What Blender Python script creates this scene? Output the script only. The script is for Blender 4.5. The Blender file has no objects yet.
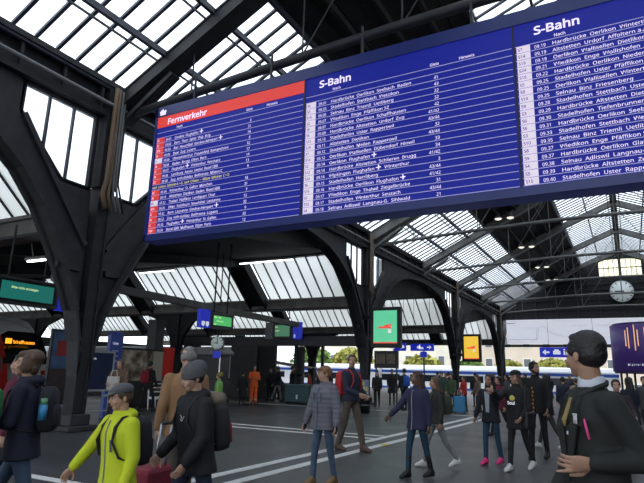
import bpy, bmesh, math, random
from mathutils import Vector, Matrix
random.seed(7)
PI = math.pi
S = bpy.context.scene
COL = S.collection

# ------------------------------------------------------------------ camera
cam_d = bpy.data.cameras.new('camera'); cam = bpy.data.objects.new('camera', cam_d); COL.objects.link(cam)
S.camera = cam
Xc = Vector((0.8772, -0.0888, -0.4719)); Yc = Vector((0.4791, 0.2187, 0.8501)); 
# world axes seen from the camera (x right, y down, z forward)
def camera_matrix():
    f = 554.19
    a = Vector((-719-322, 345-241.5, f)).normalized()      # world -X
    b = Vector((631-322, 382-241.5, f)).normalized()       # world +Y
    X = -a; Y = b; Z = X.cross(Y)
    right = Vector((X.x, Y.x, Z.x)); down = Vector((X.y, Y.y, Z.y)); fwd = Vector((X.z, Y.z, Z.z))
    M = Matrix((( right.x, -down.x, -fwd.x, 0), (right.y, -down.y, -fwd.y, 0), (right.z, -down.z, -fwd.z, 1.42), (0,0,0,1)))
    return M
cam.matrix_world = camera_matrix()
cam_d.sensor_fit = 'HORIZONTAL'; cam_d.sensor_width = 36; cam_d.lens = 554.19/644*36
cam_d.clip_start = 0.05; cam_d.clip_end = 600

# ------------------------------------------------------------------ daylight and exposure
w = bpy.data.worlds.new('overcast_sky'); S.world = w; w.use_nodes = True
bg = w.node_tree.nodes['Background']; bg.inputs[0].default_value = (0.86, 0.93, 1.0, 1); bg.inputs[1].default_value = 2.6
S.view_settings.view_transform = 'Standard'; S.view_settings.look = 'None'
S.view_settings.gamma = 1; S.view_settings.exposure = 0.0; S.view_settings.use_curve_mapping = False
try: S.cycles.max_bounces = 8; S.cycles.transparent_max_bounces = 12
except Exception: pass

# ------------------------------------------------------------------ materials
MATS = {}
def srgb(h):
    if isinstance(h, str):
        c = [int(h[i:i+2], 16)/255 for i in (0, 2, 4)]
        return tuple((x/12.92 if x <= .04045 else ((x+.055)/1.055)**2.4) for x in c)
    return h
def mat(name, col, rough=.6, metal=0, spec=.5, emit=None, estr=0, noise=0, nscale=8, bump=0, bscale=60, kind=None, trans=0):
    if name in MATS: return MATS[name]
    m = bpy.data.materials.new(name); m.use_nodes = True; nt = m.node_tree; N = nt.nodes; L = nt.links
    p = N['Principled BSDF']; c = srgb(col)
    p.inputs['Base Color'].default_value = (*c, 1); p.inputs['Roughness'].default_value = rough; p.inputs['Metallic'].default_value = metal
    p.inputs['Specular IOR Level'].default_value = spec
    if emit is not None:
        p.inputs['Emission Color'].default_value = (*srgb(emit), 1); p.inputs['Emission Strength'].default_value = estr
    tc = N.new('ShaderNodeTexCoord')
    if noise:
        n = N.new('ShaderNodeTexNoise'); n.inputs['Scale'].default_value = nscale; n.inputs['Detail'].default_value = 5
        L.new(tc.outputs['Object'], n.inputs['Vector'])
        r = N.new('ShaderNodeMapRange'); r.inputs[1].default_value = .3; r.inputs[2].default_value = .7
        r.inputs[3].default_value = 1-noise; r.inputs[4].default_value = 1+noise
        L.new(n.outputs[0], r.inputs[0])
        mx = N.new('ShaderNodeVectorMath'); mx.operation = 'SCALE'; mx.inputs[0].default_value = c
        L.new(r.outputs[0], mx.inputs['Scale']); L.new(mx.outputs[0], p.inputs['Base Color'])
    if bump:
        if kind == 'puffer':
            n2 = N.new('ShaderNodeTexWave'); n2.wave_type = 'BANDS'; n2.bands_direction = 'Z'; n2.inputs['Scale'].default_value = bscale
            n2.inputs['Distortion'].default_value = 1.2; n2.inputs['Detail'].default_value = 1
        else:
            n2 = N.new('ShaderNodeTexNoise'); n2.inputs['Scale'].default_value = bscale; n2.inputs['Detail'].default_value = 3
        L.new(tc.outputs['Object'], n2.inputs['Vector'])
        b = N.new('ShaderNodeBump'); b.inputs['Strength'].default_value = bump; b.inputs['Distance'].default_value = .02
        L.new(n2.outputs[0], b.inputs['Height']); L.new(b.outputs[0], p.inputs['Normal'])
    MATS[name] = m; return m
def glass(name, tcol, amt, dcol, grime=.25):
    """overhead glazing: partly clear, partly milky with dirt"""
    m = bpy.data.materials.new(name); m.use_nodes = True; nt = m.node_tree; N = nt.nodes; L = nt.links
    N.remove(N['Principled BSDF']); out = N['Material Output']
    t = N.new('ShaderNodeBsdfTransparent'); t.inputs[0].default_value = (*tcol, 1)
    d = N.new('ShaderNodeBsdfTranslucent'); d.inputs[0].default_value = (*dcol, 1)
    g = N.new('ShaderNodeBsdfDiffuse'); g.inputs[0].default_value = (*dcol, 1)
    a = N.new('ShaderNodeMixShader'); a.inputs[0].default_value = .25; L.new(d.outputs[0], a.inputs[1]); L.new(g.outputs[0], a.inputs[2])
    tc = N.new('ShaderNodeTexCoord'); n = N.new('ShaderNodeTexNoise'); n.inputs['Scale'].default_value = .5; n.inputs['Detail'].default_value = 6
    L.new(tc.outputs['Object'], n.inputs['Vector'])
    r = N.new('ShaderNodeMapRange'); r.inputs[1].default_value = .3; r.inputs[2].default_value = .7
    r.inputs[3].default_value = max(0, amt-grime); r.inputs[4].default_value = min(1, amt+grime); L.new(n.outputs[0], r.inputs[0])
    x = N.new('ShaderNodeMixShader'); L.new(r.outputs[0], x.inputs[0]); L.new(a.outputs[0], x.inputs[1]); L.new(t.outputs[0], x.inputs[2])
    L.new(x.outputs[0], out.inputs[0]); MATS[name] = m; return m

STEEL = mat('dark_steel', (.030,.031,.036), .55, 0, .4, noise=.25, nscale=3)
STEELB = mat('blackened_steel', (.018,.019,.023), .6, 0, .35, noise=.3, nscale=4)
RAFT = mat('lightened_grey_steel', (.17,.17,.165), .55, noise=.2, nscale=2)  # on the trusses this lighter grey stands for daylight from the glass
BARM = mat('glazing_bar_bloom_tint', (.05,.055,.08), .5)  # blue tint in the colour imitates bloom around the bright glazing
BOARDS = mat('ceiling_boards', (.022,.020,.019), .8, noise=.3, nscale=3)
SHEDC = mat('shed_ceiling', (.03,.03,.03), .8, noise=.3)
CONC = mat('shed_girder', (.16,.15,.14), .7, noise=.3, nscale=2)
HGLASS = glass('hall_roof_glass', (.93,.96,1), .60, (.9,.93,.95), .1)
SGLASS = glass('shed_roof_glass', (.78,.80,.80), .10, (.50,.51,.49), .08)
WGLASS = glass('clerestory_glass', (.93,.96,1), .62, (.8,.85,.9), .15)
TAN = mat('tan_pipe', (.14,.09,.05), .6)
PIPE = mat('grey_pipe', (.16,.165,.17), .5)
WHITE = mat('white_paint', (.75,.75,.74), .6)
BLACK = mat('black_plastic', (.012,.012,.014), .45)
CHROME = mat('bright_metal', (.55,.56,.58), .3, 1)
TUBE = mat('lit_tube', (.9,.9,.9), .5, emit=(.92,.96,1), estr=6)
LAMPG = mat('lit_lamp_glass', (.9,.9,.85), .5, emit=(1,.93,.8), estr=1.1)
SIGNB = mat('sign_blue', (.006,.012,.30), .4, emit=(.02,.04,.75), estr=.35)
SIGNW = mat('sign_white', (.8,.8,.85), .5, emit=(.8,.85,1), estr=.5)

# ------------------------------------------------------------------ mesh helpers
class MB:
    def __init__(s): s.v = []; s.f = []; s.m = []; s.mats = []; s.sm = []
    def mi(s, m):
        if m not in s.mats: s.mats.append(m)
        return s.mats.index(m)
    def add(s, vs, fs, m=None, smooth=False):
        o = len(s.v); s.v += [Vector(v) for v in vs]; i = s.mi(m) if m else 0
        for f in fs: s.f.append([k+o for k in f]); s.m.append(i); s.sm.append(smooth)
        return s
    def box(s, a, b, m=None, R=None, o=None):
        x0,y0,z0 = a; x1,y1,z1 = b
        v = [Vector(p) for p in ((x0,y0,z0),(x1,y0,z0),(x1,y1,z0),(x0,y1,z0),(x0,y0,z1),(x1,y0,z1),(x1,y1,z1),(x0,y1,z1))]
        if R is not None: v = [R @ p for p in v]
        if o is not None: v = [p+Vector(o) for p in v]
        return s.add(v, [(3,2,1,0),(4,5,6,7),(0,1,5,4),(1,2,6,5),(2,3,7,6),(3,0,4,7)], m)
    def beam(s, p, q, w, h, m=None, up=(0,0,1)):
        p = Vector(p); q = Vector(q); d = (q-p).normalized(); u = Vector(up)
        sd = d.cross(u)
        if sd.length < 1e-4: sd = d.cross(Vector((0,1,0)))
        sd.normalize(); u = sd.cross(d).normalized()
        v = []
        for c in (p, q):
            for a, b in ((-1,-1),(1,-1),(1,1),(-1,1)): v.append(c + sd*a*w/2 + u*b*h/2)
        return s.add(v, [(3,2,1,0),(4,5,6,7),(0,1,5,4),(1,2,6,5),(2,3,7,6),(3,0,4,7)], m)
    def tube(s, pts, r, m=None, n=10, cap=True, flat=1.0, flatdir=None):
        pts = [Vector(p) for p in pts]; k = len(pts)
        rs = r if isinstance(r, (list, tuple)) else [r]*k
        t0 = (pts[1]-pts[0]).normalized(); ref = Vector((0,0,1)) if abs(t0.z) < .9 else Vector((0,1,0))
        if flatdir is not None: ref = Vector(flatdir)
        vs = []; fs = []
        for i, p in enumerate(pts):
            t = (pts[min(i+1,k-1)]-pts[max(i-1,0)]).normalized()
            a = t.cross(ref)
            if a.length < 1e-5: a = t.cross(Vector((1,0,0)))
            a.normalize(); b = a.cross(t).normalized()
            for j in range(n):
                th = 2*PI*j/n; vs.append(p + a*math.cos(th)*rs[i] + b*math.sin(th)*rs[i]*flat)
        for i in range(k-1):
            for j in range(n): fs.append((i*n+j, i*n+(j+1)%n, (i+1)*n+(j+1)%n, (i+1)*n+j))
        if cap: fs.append(tuple(range(n-1,-1,-1))); fs.append(tuple((k-1)*n+j for j in range(n)))
        return s.add(vs, fs, m, n > 6)
    def ell(s, c, r, m=None, n=14, R=None):
        c = Vector(c); r = (r,r,r) if isinstance(r,(int,float)) else r; h = n//2; vs = []; fs = []
        vs.append(Vector((0,0,r[2])))
        for i in range(1,h):
            ph = PI*i/h
            for j in range(n):
                th = 2*PI*j/n; vs.append(Vector((r[0]*math.sin(ph)*math.cos(th), r[1]*math.sin(ph)*math.sin(th), r[2]*math.cos(ph))))
        vs.append(Vector((0,0,-r[2])))
        for j in range(n): fs.append((0, 1+j, 1+(j+1)%n))
        for i in range(h-2):
            for j in range(n): a = 1+i*n; fs.append((a+j, a+n+j, a+n+(j+1)%n, a+(j+1)%n))
        a = 1+(h-2)*n; e = len(vs)-1
        for j in range(n): fs.append((a+j, e, a+(j+1)%n))
        if R is not None: vs = [R @ v for v in vs]
        return s.add([v+c for v in vs], fs, m, True)
    def loft(s, rings, m=None, smooth=True, cap=True):
        n = len(rings[0]); vs = [v for r in rings for v in r]; fs = []
        for i in range(len(rings)-1):
            for j in range(n): fs.append((i*n+j, i*n+(j+1)%n, (i+1)*n+(j+1)%n, (i+1)*n+j))
        if cap: fs.append(tuple(range(n-1,-1,-1))); fs.append(tuple((len(rings)-1)*n+j for j in range(n)))
        return s.add(vs, fs, m, smooth)
    def prism(s, poly, axis, a, b, m=None):
        """poly: 2D outline; axis 'x': (y,z) outline from x=a to x=b; 'y': (x,z); 'z': (x,y)"""
        def P(u, v, t): return (t,u,v) if axis == 'x' else (u,t,v) if axis == 'y' else (u,v,t)
        n = len(poly); vs = [P(u,v,a) for u,v in poly]+[P(u,v,b) for u,v in poly]
        fs = [tuple(range(n)), tuple(range(2*n-1,n-1,-1))]+[(i,i+n,(i+1)%n+n,(i+1)%n) for i in range(n)]
        return s.add(vs, fs, m)
    def cyl(s, c, r, h, m=None, n=24, axis='z'):
        c = Vector(c); d = {'x':(1,0,0),'y':(0,1,0),'z':(0,0,1)}[axis]; d = Vector(d)
        return s.tube([c-d*h/2, c+d*h/2], r, m, n)
    def build(s, name, m=None, parent=None, loc=None, bevel=0):
        me = bpy.data.meshes.new(name); me.from_pydata([tuple(v) for v in s.v], [], s.f)
        ms = s.mats if s.mats else ([m] if m else [])
        if m and not s.mats: me.materials.append(m)
        else:
            for k in ms: me.materials.append(k)
        for p, i, q in zip(me.polygons, s.m, s.sm): p.material_index = i; p.use_smooth = q
        bm = bmesh.new(); bm.from_mesh(me); bmesh.ops.recalc_face_normals(bm, faces=bm.faces); bm.to_mesh(me); bm.free()
        o = bpy.data.objects.new(name, me); COL.objects.link(o)
        if bevel:
            b = o.modifiers.new('bevel', 'BEVEL'); b.width = bevel; b.segments = 2; b.limit_method = 'ANGLE'
        if parent: o.parent = parent
        if loc is not None: o.location = loc
        return o
def tag(o, label=None, cat=None, group=None, kind=None):
    if label: o['label'] = label
    if cat: o['category'] = cat
    if group: o['group'] = group
    if kind: o['kind'] = kind
    return o
def empty(name, loc=(0,0,0), rz=0, **k):
    o = bpy.data.objects.new(name, None); o.empty_display_size = .1; COL.objects.link(o); o.location = loc; o.rotation_euler = (0,0,rz)
    return tag(o, **k)
def struct(mb, name, m=None, parent=None, label=None):
    o = mb.build(name, m, parent)
    if parent is None: o['kind'] = 'structure'
    if label: o['label'] = label; o['category'] = name.split('_')[0]
    return o
_tc = {}
try: FONT = bpy.data.fonts.load(bpy.utils.system_resource('DATAFILES', path='fonts').rstrip('/')+'/NotoSansHebrew-Regular.woff2')
except Exception: FONT = None
def textmesh(mb, txt, size, org, right, up, m, align='LEFT', sx=1.0, off=.0, bold=0, spacing=1.0, wspace=1.0):
    """lettering as flat glyph faces laid on a plane through org"""
    size *= .9 if FONT else 1
    key = (txt, align, round(bold,4) if bold else 0, spacing, wspace)
    if key not in _tc:
        cu = bpy.data.curves.new('t', 'FONT'); cu.body = txt; cu.size = 1; cu.align_x = align; cu.resolution_u = 1 if bold < .01 else 2; cu.offset = bold
        cu.font = FONT if FONT and '✈' not in txt else cu.font
        cu.space_character = spacing; cu.space_word = wspace
        o = bpy.data.objects.new('t', cu); me = bpy.data.meshes.new_from_object(o)
        vv = [v.co.copy() for v in me.vertices]; ff = [tuple(p.vertices) for p in me.polygons]; x0_ = None
        _tc[key] = (vv, ff, x0_)
        bpy.data.objects.remove(o); bpy.data.meshes.remove(me); bpy.data.curves.remove(cu)
    vs, fs, _x = _tc[key]; org = Vector(org); right = Vector(right).normalized(); up = Vector(up).normalized(); nn = right.cross(up)
    mb.add([org + right*v.x*size*sx + up*v.y*size + nn*off for v in vs], fs, m)
exec_people = True
PZ = [9.05+16.5*k for k in range(-2, 4)]                 # arcade column positions along the hall
FR = [9.42+8.25*k for k in range(-4, 7)]                 # roof frames
WX = 11.3; Y0 = -20.0; Y1 = 60.7
EZ = 8.73                                                # foot of the roof glazing
def roofz(x): return EZ + .5*(WX-abs(x))

# ------------------------------------------------------------------ floor
fm = bpy.data.materials.new('dark_asphalt_floor'); fm.use_nodes = True
nt = fm.node_tree; N = nt.nodes; L = nt.links; p = N['Principled BSDF']; tc = N.new('ShaderNodeTexCoord')
n1 = N.new('ShaderNodeTexNoise'); n1.inputs['Scale'].default_value = .6; n1.inputs['Detail'].default_value = 8; L.new(tc.outputs['Object'], n1.inputs['Vector'])
r1 = N.new('ShaderNodeValToRGB'); r1.color_ramp.elements[0].position = .35; r1.color_ramp.elements[0].color = (.045,.047,.051,1)
r1.color_ramp.elements[1].position = .7; r1.color_ramp.elements[1].color = (.067,.069,.074,1)
L.new(n1.outputs[0], r1.inputs[0]); L.new(r1.outputs[0], p.inputs['Base Color'])
r2 = N.new('ShaderNodeMapRange'); r2.inputs[1].default_value=.3; r2.inputs[2].default_value=.7; r2.inputs[3].default_value = .32; r2.inputs[4].default_value = .48
L.new(n1.outputs[0], r2.inputs[0]); L.new(r2.outputs[0], p.inputs['Roughness']); p.inputs['Specular IOR Level'].default_value = .3
struct(MB().box((-60,Y0-6,-.3),(20,Y1+3,0), fm), 'floor')
OUTG = mat('outdoor_paving', (.42,.40,.37), .9, noise=.15, nscale=.5)
struct(MB().box((-90,Y1+3,-1.8),(60,150,-1.5), OUTG), 'ground')
# guide lines: pairs of ribbed white strips
STRIP = mat('ribbed_guide_strip', (.50,.50,.49), .7, noise=.25, nscale=6)
def guide(name, segs, label, ribs='y'):
    mb = MB()
    for (x0,y0,x1,y1) in segs:
        mb.box((x0,y0,.001),(x1,y1,.005), STRIP)
        if (x1-x0) > (y1-y0):
            k = 4; 
            for i in range(k): yy = y0+(y1-y0)*(i+.5)/k; mb.box((x0,yy-.01,.005),(x1,yy+.01,.009), WHITE)
        else:
            k = 4
            for i in range(k): xx = x0+(x1-x0)*(i+.5)/k; mb.box((xx-.01,y0,.005),(xx+.01,y1,.009), WHITE)
    tag(mb.build(name), label, 'floor marking')
guide('guide_line', [(-5.28,4.5,-5.10,21.9),(-4.78,4.5,-4.60,21.5)], 'long double white tactile strip running away along the dark concourse floor')
guide('guide_line', [(-10.3,12.25,-5.29,12.40),(-10.3,12.9,-5.29,13.05)], 'short double white tactile strip crossing the floor behind the boy in the grey jacket')
guide('guide_line', [(-17.5,21.95,-5.29,22.10)], 'far single white tactile strip in front of the columns and the orange worker')
guide('guide_line', [(-8.6,5.0,-5.29,5.16)], 'white tactile strip on the floor beside the woman in blue jeans')

# ------------------------------------------------------------------ arcade walls
ARCH = [(.17,0),(.18,1.2),(.27,2.0),(.45,2.7),(.76,3.4),(1.13,4.05),(1.64,4.9),(2.25,5.6),(2.9,6.1),(3.6,6.5),(4.5,6.85),(5.7,7.1),(7.0,7.22),(8.25,7.25)]
def arch_poly(y, sgn):
    """spandrel plate from column y in direction sgn, up to mid-span; window left open"""
    low = [(y+sgn*d, z) for d, z in ARCH[3:]]
    top = [(y+sgn*8.25, 7.72), (y+sgn*2.35, 7.72), (y+sgn*2.35, 6.95), (y+sgn*1.15, 5.72), (y+sgn*.30, 5.72), (y+sgn*.20, 2.7)]
    return low+top
for side in (-1, 1):
    wn = 'wall_left' if side < 0 else 'wall_right'
    x0, x1 = (-11.62,-11.42) if side < 0 else (11.42,11.62)
    mb = MB()
    mb.box((min(side*11.7,side*11.2), Y0, 7.70), (max(side*11.7,side*11.2), Y1, 7.86), STEELB)
    mb.box((x0, Y0, 7.80), (x1, Y1, 8.60), STEELB)
    mb.box((min(side*11.7,side*11.15), Y0, 8.52), (max(side*11.7,side*11.15), Y1, 8.66), STEELB)
    y = Y0
    while y < Y1:                      # stiffeners and a pipe along the girder
        mb.box((side*11.30-.04, y, 7.86), (side*11.30+.04, y+.07, 8.52), STEELB); y += 1.1
    mb.tube([(side*11.12, Y0, 8.0), (side*11.12, Y1, 8.0)], .05, PIPE, 8)
    if side > 0: mb.box((11.45, Y0, 0), (11.6, Y1, 7.72), STEELB)
    struct(mb, wn)
wcount = [0]
def nwin(): wcount[0] += 1; return f'window_{wcount[0]}'
LABS = ['massive riveted dark steel column at left beside the departure board', 'dark steel column carrying the green advertising screen', 'dark steel column carrying the yellow advertising screen', 'farthest dark steel arcade column next to the white end board']
for i, y in enumerate(PZ):
    if y < -10: continue
    lab = LABS[int(round((y-8.85)/16.5))] if y > 0 else 'dark steel arcade column outside the left edge of the view'
    c = empty('arcade_column', (-11.4, y, 0), label=lab, cat='column')
    off = lambda mb: mb
    mb = MB()
    mb.box((-.14,-.14,0),(.14,.14,5.8), STEELB)
    mb.box((-.18,-.18,.0),(.18,-.14,5.8), STEELB); mb.box((-.18,.14,.0),(.18,.18,5.8), STEELB)
    mb.box((-.14,-.26,5.8),(.22,.26,8.5), STEELB)
    for zz in [k*.22+.4 for k in range(24)]:
        for yy in (-.09,.09): mb.cyl((.145,yy,zz), .018, .02, STEELB, 6, 'x')
    mb.build('shaft', None, c)
    MB().box((-.40,-.40,0),(.40,.40,.12), STEEL).box((-.27,-.27,.12),(.27,.27,.36), STEEL).build('plinth', None, c, bevel=.02)
    for sgn in (-1,1):
        mb = MB(); mb.prism([(a-y,b) for a,b in arch_poly(y,sgn)], 'x', -.16, .0, STEEL)
        pts = [(sgn*d, z) for d,z in ARCH]
        outl = pts+[(a+(-sgn*.05 if k < 7 else 0), b+.07) for k,(a,b) in reversed(list(enumerate(pts)))]
        for k in range(len(pts)-1):      # soffit flange
            a, b = pts[k], pts[k+1]
            d = Vector((b[0]-a[0], b[1]-a[1])).normalized(); nrm = Vector((-d.y, d.x))*(.07 if sgn > 0 else -.07)
            mb.prism([a, b, (b[0]+nrm.x, b[1]+nrm.y), (a[0]+nrm.x, a[1]+nrm.y)], 'x', -(.17,.20,.25,.30)[min(k,3)], (.16,.18,.22,.28)[min(k,3)], STEEL)
        # web stiffener and gusset
        mb.beam((.04, sgn*.30, 4.3), (.04, sgn*2.3, 6.9), .12, .1, STEEL, up=(1,0,0))
        mb.beam((.04, sgn*.36, 3.7), (.04, sgn*1.0, 3.72), .14, .1, STEEL, up=(1,0,0))
        mb.build('arch_bracket', None, c)
    mb = MB()
    for k, (yy, mm, rr) in enumerate(((-.12,TAN,.06),(-.02,TAN,.05),(.09,PIPE,.03),(.17,PIPE,.03),(.24,BLACK,.025))):
        mb.tube([(.30,yy,8.5),(.30,yy,6.0),(.30,yy*1.6,5.6),(.33,yy*1.6+.1,5.25)], rr, mm, 8)
    mb.build('conduit', None, c)
    for sgn in (-1,1):                    # clerestory windows in the spandrels
        nm = nwin()
        out = [(y+sgn*.36,7.70),(y+sgn*.36,5.72),(y+sgn*1.15,5.72),(y+sgn*2.35,6.95),(y+sgn*2.35,7.70)]
        g = MB().add([(-11.50,a,b) for a,b in out], [tuple(range(5))], WGLASS)
        g = struct(g, nm)
        f = MB()
        for k in range(5):
            a = out[k]; b = out[(k+1)%5]; f.beam((-11.46,a[0],a[1]),(-11.46,b[0],b[1]), .10, .12, STEELB, up=(1,0,0))
        for d, zb in ((1.02,5.72),(1.68,6.26)): f.beam((-11.46,y+sgn*d,zb),(-11.46,y+sgn*d,7.7), .05,.08, BARM, up=(1,0,0))
        f.build('mullion', None, g)

# ------------------------------------------------------------------ hall roof
XP = [11.25, 9.77, 8.26, 7.17]
def slopept(x, y, dz=0): return (x, y, roofz(x)+dz)
XL = 3.43; ZL = roofz(XL); ZR = 14.1
def lanz(x): return ZL + (ZR-ZL)*(XL-abs(x))/XL
edges = [Y0]+[f for f in FR if Y0 < f < Y1]+[Y1]
for side in (-1,1):
    for a, b in zip(edges[:-1], edges[1:]):
        near = a > -5
        for (xa, xb, fn) in ((11.25, 7.17, roofz), (XL, 0.0, lanz)):
            v = [(side*xa,a,fn(xa)),(side*xa,b,fn(xa)),(side*xb,b,fn(xb)),(side*xb,a,fn(xb))]
            g = struct(MB().add(v,[(0,1,2,3)],HGLASS), nwin())
            f = MB(); k = int(round((b-a)/.55))
            for j in range(k+1):
                yy = a+(b-a)*j/k
                wv, hv = .085, .07
                f.beam((side*xa,yy,fn(xa)-.03),(side*xb,yy,fn(xb)-.03), wv, hv, BARM)
            f.build('glazing_bar', None, g)
    # purlins
mb = MB()
for side in (-1,1):
    for x in XP+[XL]:
        mb.beam((side*x,Y0,roofz(x)-.22),(side*x,Y1,roofz(x)-.22), .10,.16, BARM)
        if x in (9.77,8.26): mb.beam((side*(x+.22),Y0,roofz(x)-.36),(side*(x+.22),Y1,roofz(x)-.36), .045,.045, RAFT)
    for x in (6.2,5.3,4.4): mb.beam((side*x,Y0,roofz(x)-.25),(side*x,Y1,roofz(x)-.25), .12,.2, BOARDS)
    mb.beam((side*1.75,Y0,lanz(1.75)-.2),(side*1.75,Y1,lanz(1.75)-.2), .08,.12, RAFT)
mb.beam((0,Y0,ZR-.35),(0,Y1,ZR-.35), .42,.30, STEEL)
mb.beam((-.35,Y0,ZR-.75),(-.35,Y1,ZR-.75), .05,.05, RAFT); mb.beam((.35,Y0,ZR-.75),(.35,Y1,ZR-.75), .05,.05, RAFT)
struct(mb, 'trim_1')
mb = MB()
for side in (-1,1):
    xs = (7.2, XL-.05)
    q = [(side*xs[0],roofz(xs[0])-.08),(side*xs[1],roofz(xs[1])-.08),(side*xs[1],roofz(xs[1])+.12),(side*xs[0],roofz(xs[0])+.12)]
    mb.prism(q, 'y', Y0, Y1, BOARDS)
    for j in range(9):                   # board joints
        x = xs[0]+(xs[1]-xs[0])*(j+.5)/9; mb.beam((side*x,Y0,roofz(x)-.10),(side*x,Y1,roofz(x)-.10), .05,.05, BOARDS)
struct(mb, 'ceiling')
for y in FR:
    if y < -10 or y > 61: continue
    k = int(round((y-9.42)/8.25))
    t = empty('roof_truss', (0,y,0), label={0:'dark compound steel rafter and tie spanning above the departure board'}.get(k, ['grey steel roof truss just behind the departure board','second grey steel roof truss beyond the departure board','third grey steel roof truss, halfway down the hall','fourth grey steel roof truss beyond the board','fifth grey steel roof truss, second from the end wall','grey steel roof truss closest to the clock wall'][min(k,6)-1] if k > 0 else 'steel roof truss above and behind the viewer'), cat='roof truss')
    m = STEEL if k <= 0 else RAFT  # farther trusses get the lightened grey, as if lit by the roof glazing
    if k < 1: t['group'] = 'roof trusses near the viewer'
    if k == 0: del t['group']
    mb = MB()
    for side in (-1,1):
        for dy in (-.20,.20): mb.beam((side*11.2,dy,roofz(11.2)-.42),(side*3.4,dy,ZL-.42), .10,.34, m)
        mb.beam((side*11.2,0,roofz(11.2)-.62),(side*3.4,0,ZL-.62), .52,.05, m)
        mb.beam((side*11.2,0,roofz(11.2)-.24),(side*3.4,0,ZL-.24), .56,.05, m)
        mb.beam((side*3.5,0,ZL-.45),(0,0,ZR-.45), .34,.36, m)
        mb.beam((side*11.2,0,7.75),(side*9.6,0,roofz(9.6)-.8), .3,.12, m)
    mb.build('rafter', None, t)
    mb = MB(); n = 12
    P = [(-11.2+22.4*j/n, 0, 7.95+.45*math.sin(PI*j/n)) for j in range(n+1)]
    mb.tube(P, .08 if k else .11, m if k else STEEL, 10)
    mb.build('tie_rod', None, t)
    mb = MB()
    for x in (-9.0,-5.8,-3.45,0,3.45,5.8,9.0):
        zt = (roofz(x) if abs(x) > 3.4 else lanz(x))-.6
        zb = 7.95+.45*math.sin(PI*(x+11.2)/22.4)
        MB().tube([(x,0,zb),(x,0,zt)], .022, m, 6).build('hanger', None, t)
    for sg in (-1,1):
        MB().tube([(sg*5.8,0,8.3),(sg*3.45,0,ZL-.7)], .02, m, 6).build('brace_rod', None, t)
        MB().tube([(sg*3.45,0,8.35),(0,0,ZR-.7)], .02, m, 6).build('brace_rod', None, t)
# catwalk bridging the ties under the glazing
# pendant lamps under the boards
for k, y in enumerate((33.6,41.85,50.1,57.0)):
    lp = empty('pendant_lamp', (-5.8,y-.5,10.75), label=['nearest of the four twin bell lamps under the dark ceiling strip','second nearest twin bell lamp under the dark ceiling strip','third twin bell lamp along the dark ceiling strip','farthest twin bell lamp, close to the clock wall'][k], cat='lamp')
    mb = MB()
    for s_ in (-.35,.35):
        mb.loft([[Vector((s_+r*math.cos(a),r*math.sin(a),z)) for a in [2*PI*q/14 for q in range(14)]] for r,z in ((.05,.32),(.10,.25),(.14,.12),(.30,0.0),(.28,-.01))], RAFT)
    mb.build('lamp_shade', None, lp)
    mb = MB()
    for s_ in (-.35,.35): mb.ell((s_,0,-.02),(.20,.20,.08),LAMPG,12)
    mb.build('bulb', None, lp)
    mb = MB(); mb.beam((-.35,0,.36),(.35,0,.36),.04,.04,BLACK); mb.tube([(0,0,.36),(0,0,.62)],.02,BLACK,6); mb.build('bracket', None, lp)

# ------------------------------------------------------------------ end wall with clock
mb = MB()
mb.prism([(-11.6,7.35),(11.6,7.35),(11.6,8.7),(7.17,10.75),(-7.17,10.75),(-11.6,8.7)], 'y', Y1, Y1+.3, STEELB)
mb.prism([(-7.17,10.75),(-1.85,10.75),(-1.85,13.45),(-3.43,12.7)], 'y', Y1, Y1+.3, STEELB)
mb.prism([(7.17,10.75),(1.85,10.75),(1.85,13.45),(3.43,12.7)], 'y', Y1, Y1+.3, STEELB)
mb.box((-1.85,Y1,10.75),(1.85,Y1+.3,11.5), STEELB)
mb.box((-.12,Y1,11.5),(.12,Y1+.3,13.2), STEELB)
mb.prism([(-1.85,13.45),(-1.85,12.95),(-1.3,13.15),(-.6,13.2),(.6,13.2),(1.3,13.15),(1.85,12.95),(1.85,13.45),(0,14.2)], 'y', Y1, Y1+.3, STEELB)
for z in (8.3,9.25,10.2,10.75): mb.box((-11.3,Y1-.12,z-.04),(11.3,Y1,z+.04), STEEL)
for x in range(-10,11,2): mb.box((x-.04,Y1-.1,7.35),(x+.04,Y1,10.6), STEEL)
mb.box((-11.6,Y1,0),(-11.3,Y1+.3,7.4), STEELB); mb.box((11.3,Y1,0),(11.6,Y1+.3,7.4), STEELB)
for x in (5.2,): mb.box((x-.25,Y1,0),(x+.25,Y1+.3,7.4), STEELB)
mb.box((-11.3,Y1,4.62),(11.3,Y1+.3,4.86), STEELB)
struct(mb, 'wall_back')
YG = glass('warm_arched_glass', (1,.9,.62), .45, (.9,.8,.55), .1)
for s_ in (-1,1):
    a = sorted((s_*.12, s_*1.85))
    g = MB().add([(a[0],Y1+.12,11.5),(a[1],Y1+.12,11.5),(a[1],Y1+.12,13.2),(a[0],Y1+.12,13.2)],[(0,1,2,3)],YG)
    g = struct(g, nwin())
    f = MB()
    for j in range(1,4): xx = a[0]+(a[1]-a[0])*j/4; f.beam((xx,Y1+.06,11.5),(xx,Y1+.06,13.1),.05,.05,STEELB)
    f.beam((a[0],Y1+.06,12.3),(a[1],Y1+.06,12.3),.07,.07,STEELB)
    f.build('mullion', None, g)
BILL = mat('billboard_white', (.70,.71,.76), .5, emit=(.80,.81,.92), estr=.50)  # emission added to brighten the white panel, no lamp behind it
BLINE = mat('billboard_line', (.42,.42,.48), .6)
bb = empty('end_billboard', (-5,Y1-.3,4.9), label='long white billboard with faint grey line drawing on the end wall under the clock', cat='billboard')
MB().box((-5.9,-.15,0),(16.2,.1,2.45), BILL).build('panel', None, bb)
mb = MB()
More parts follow.
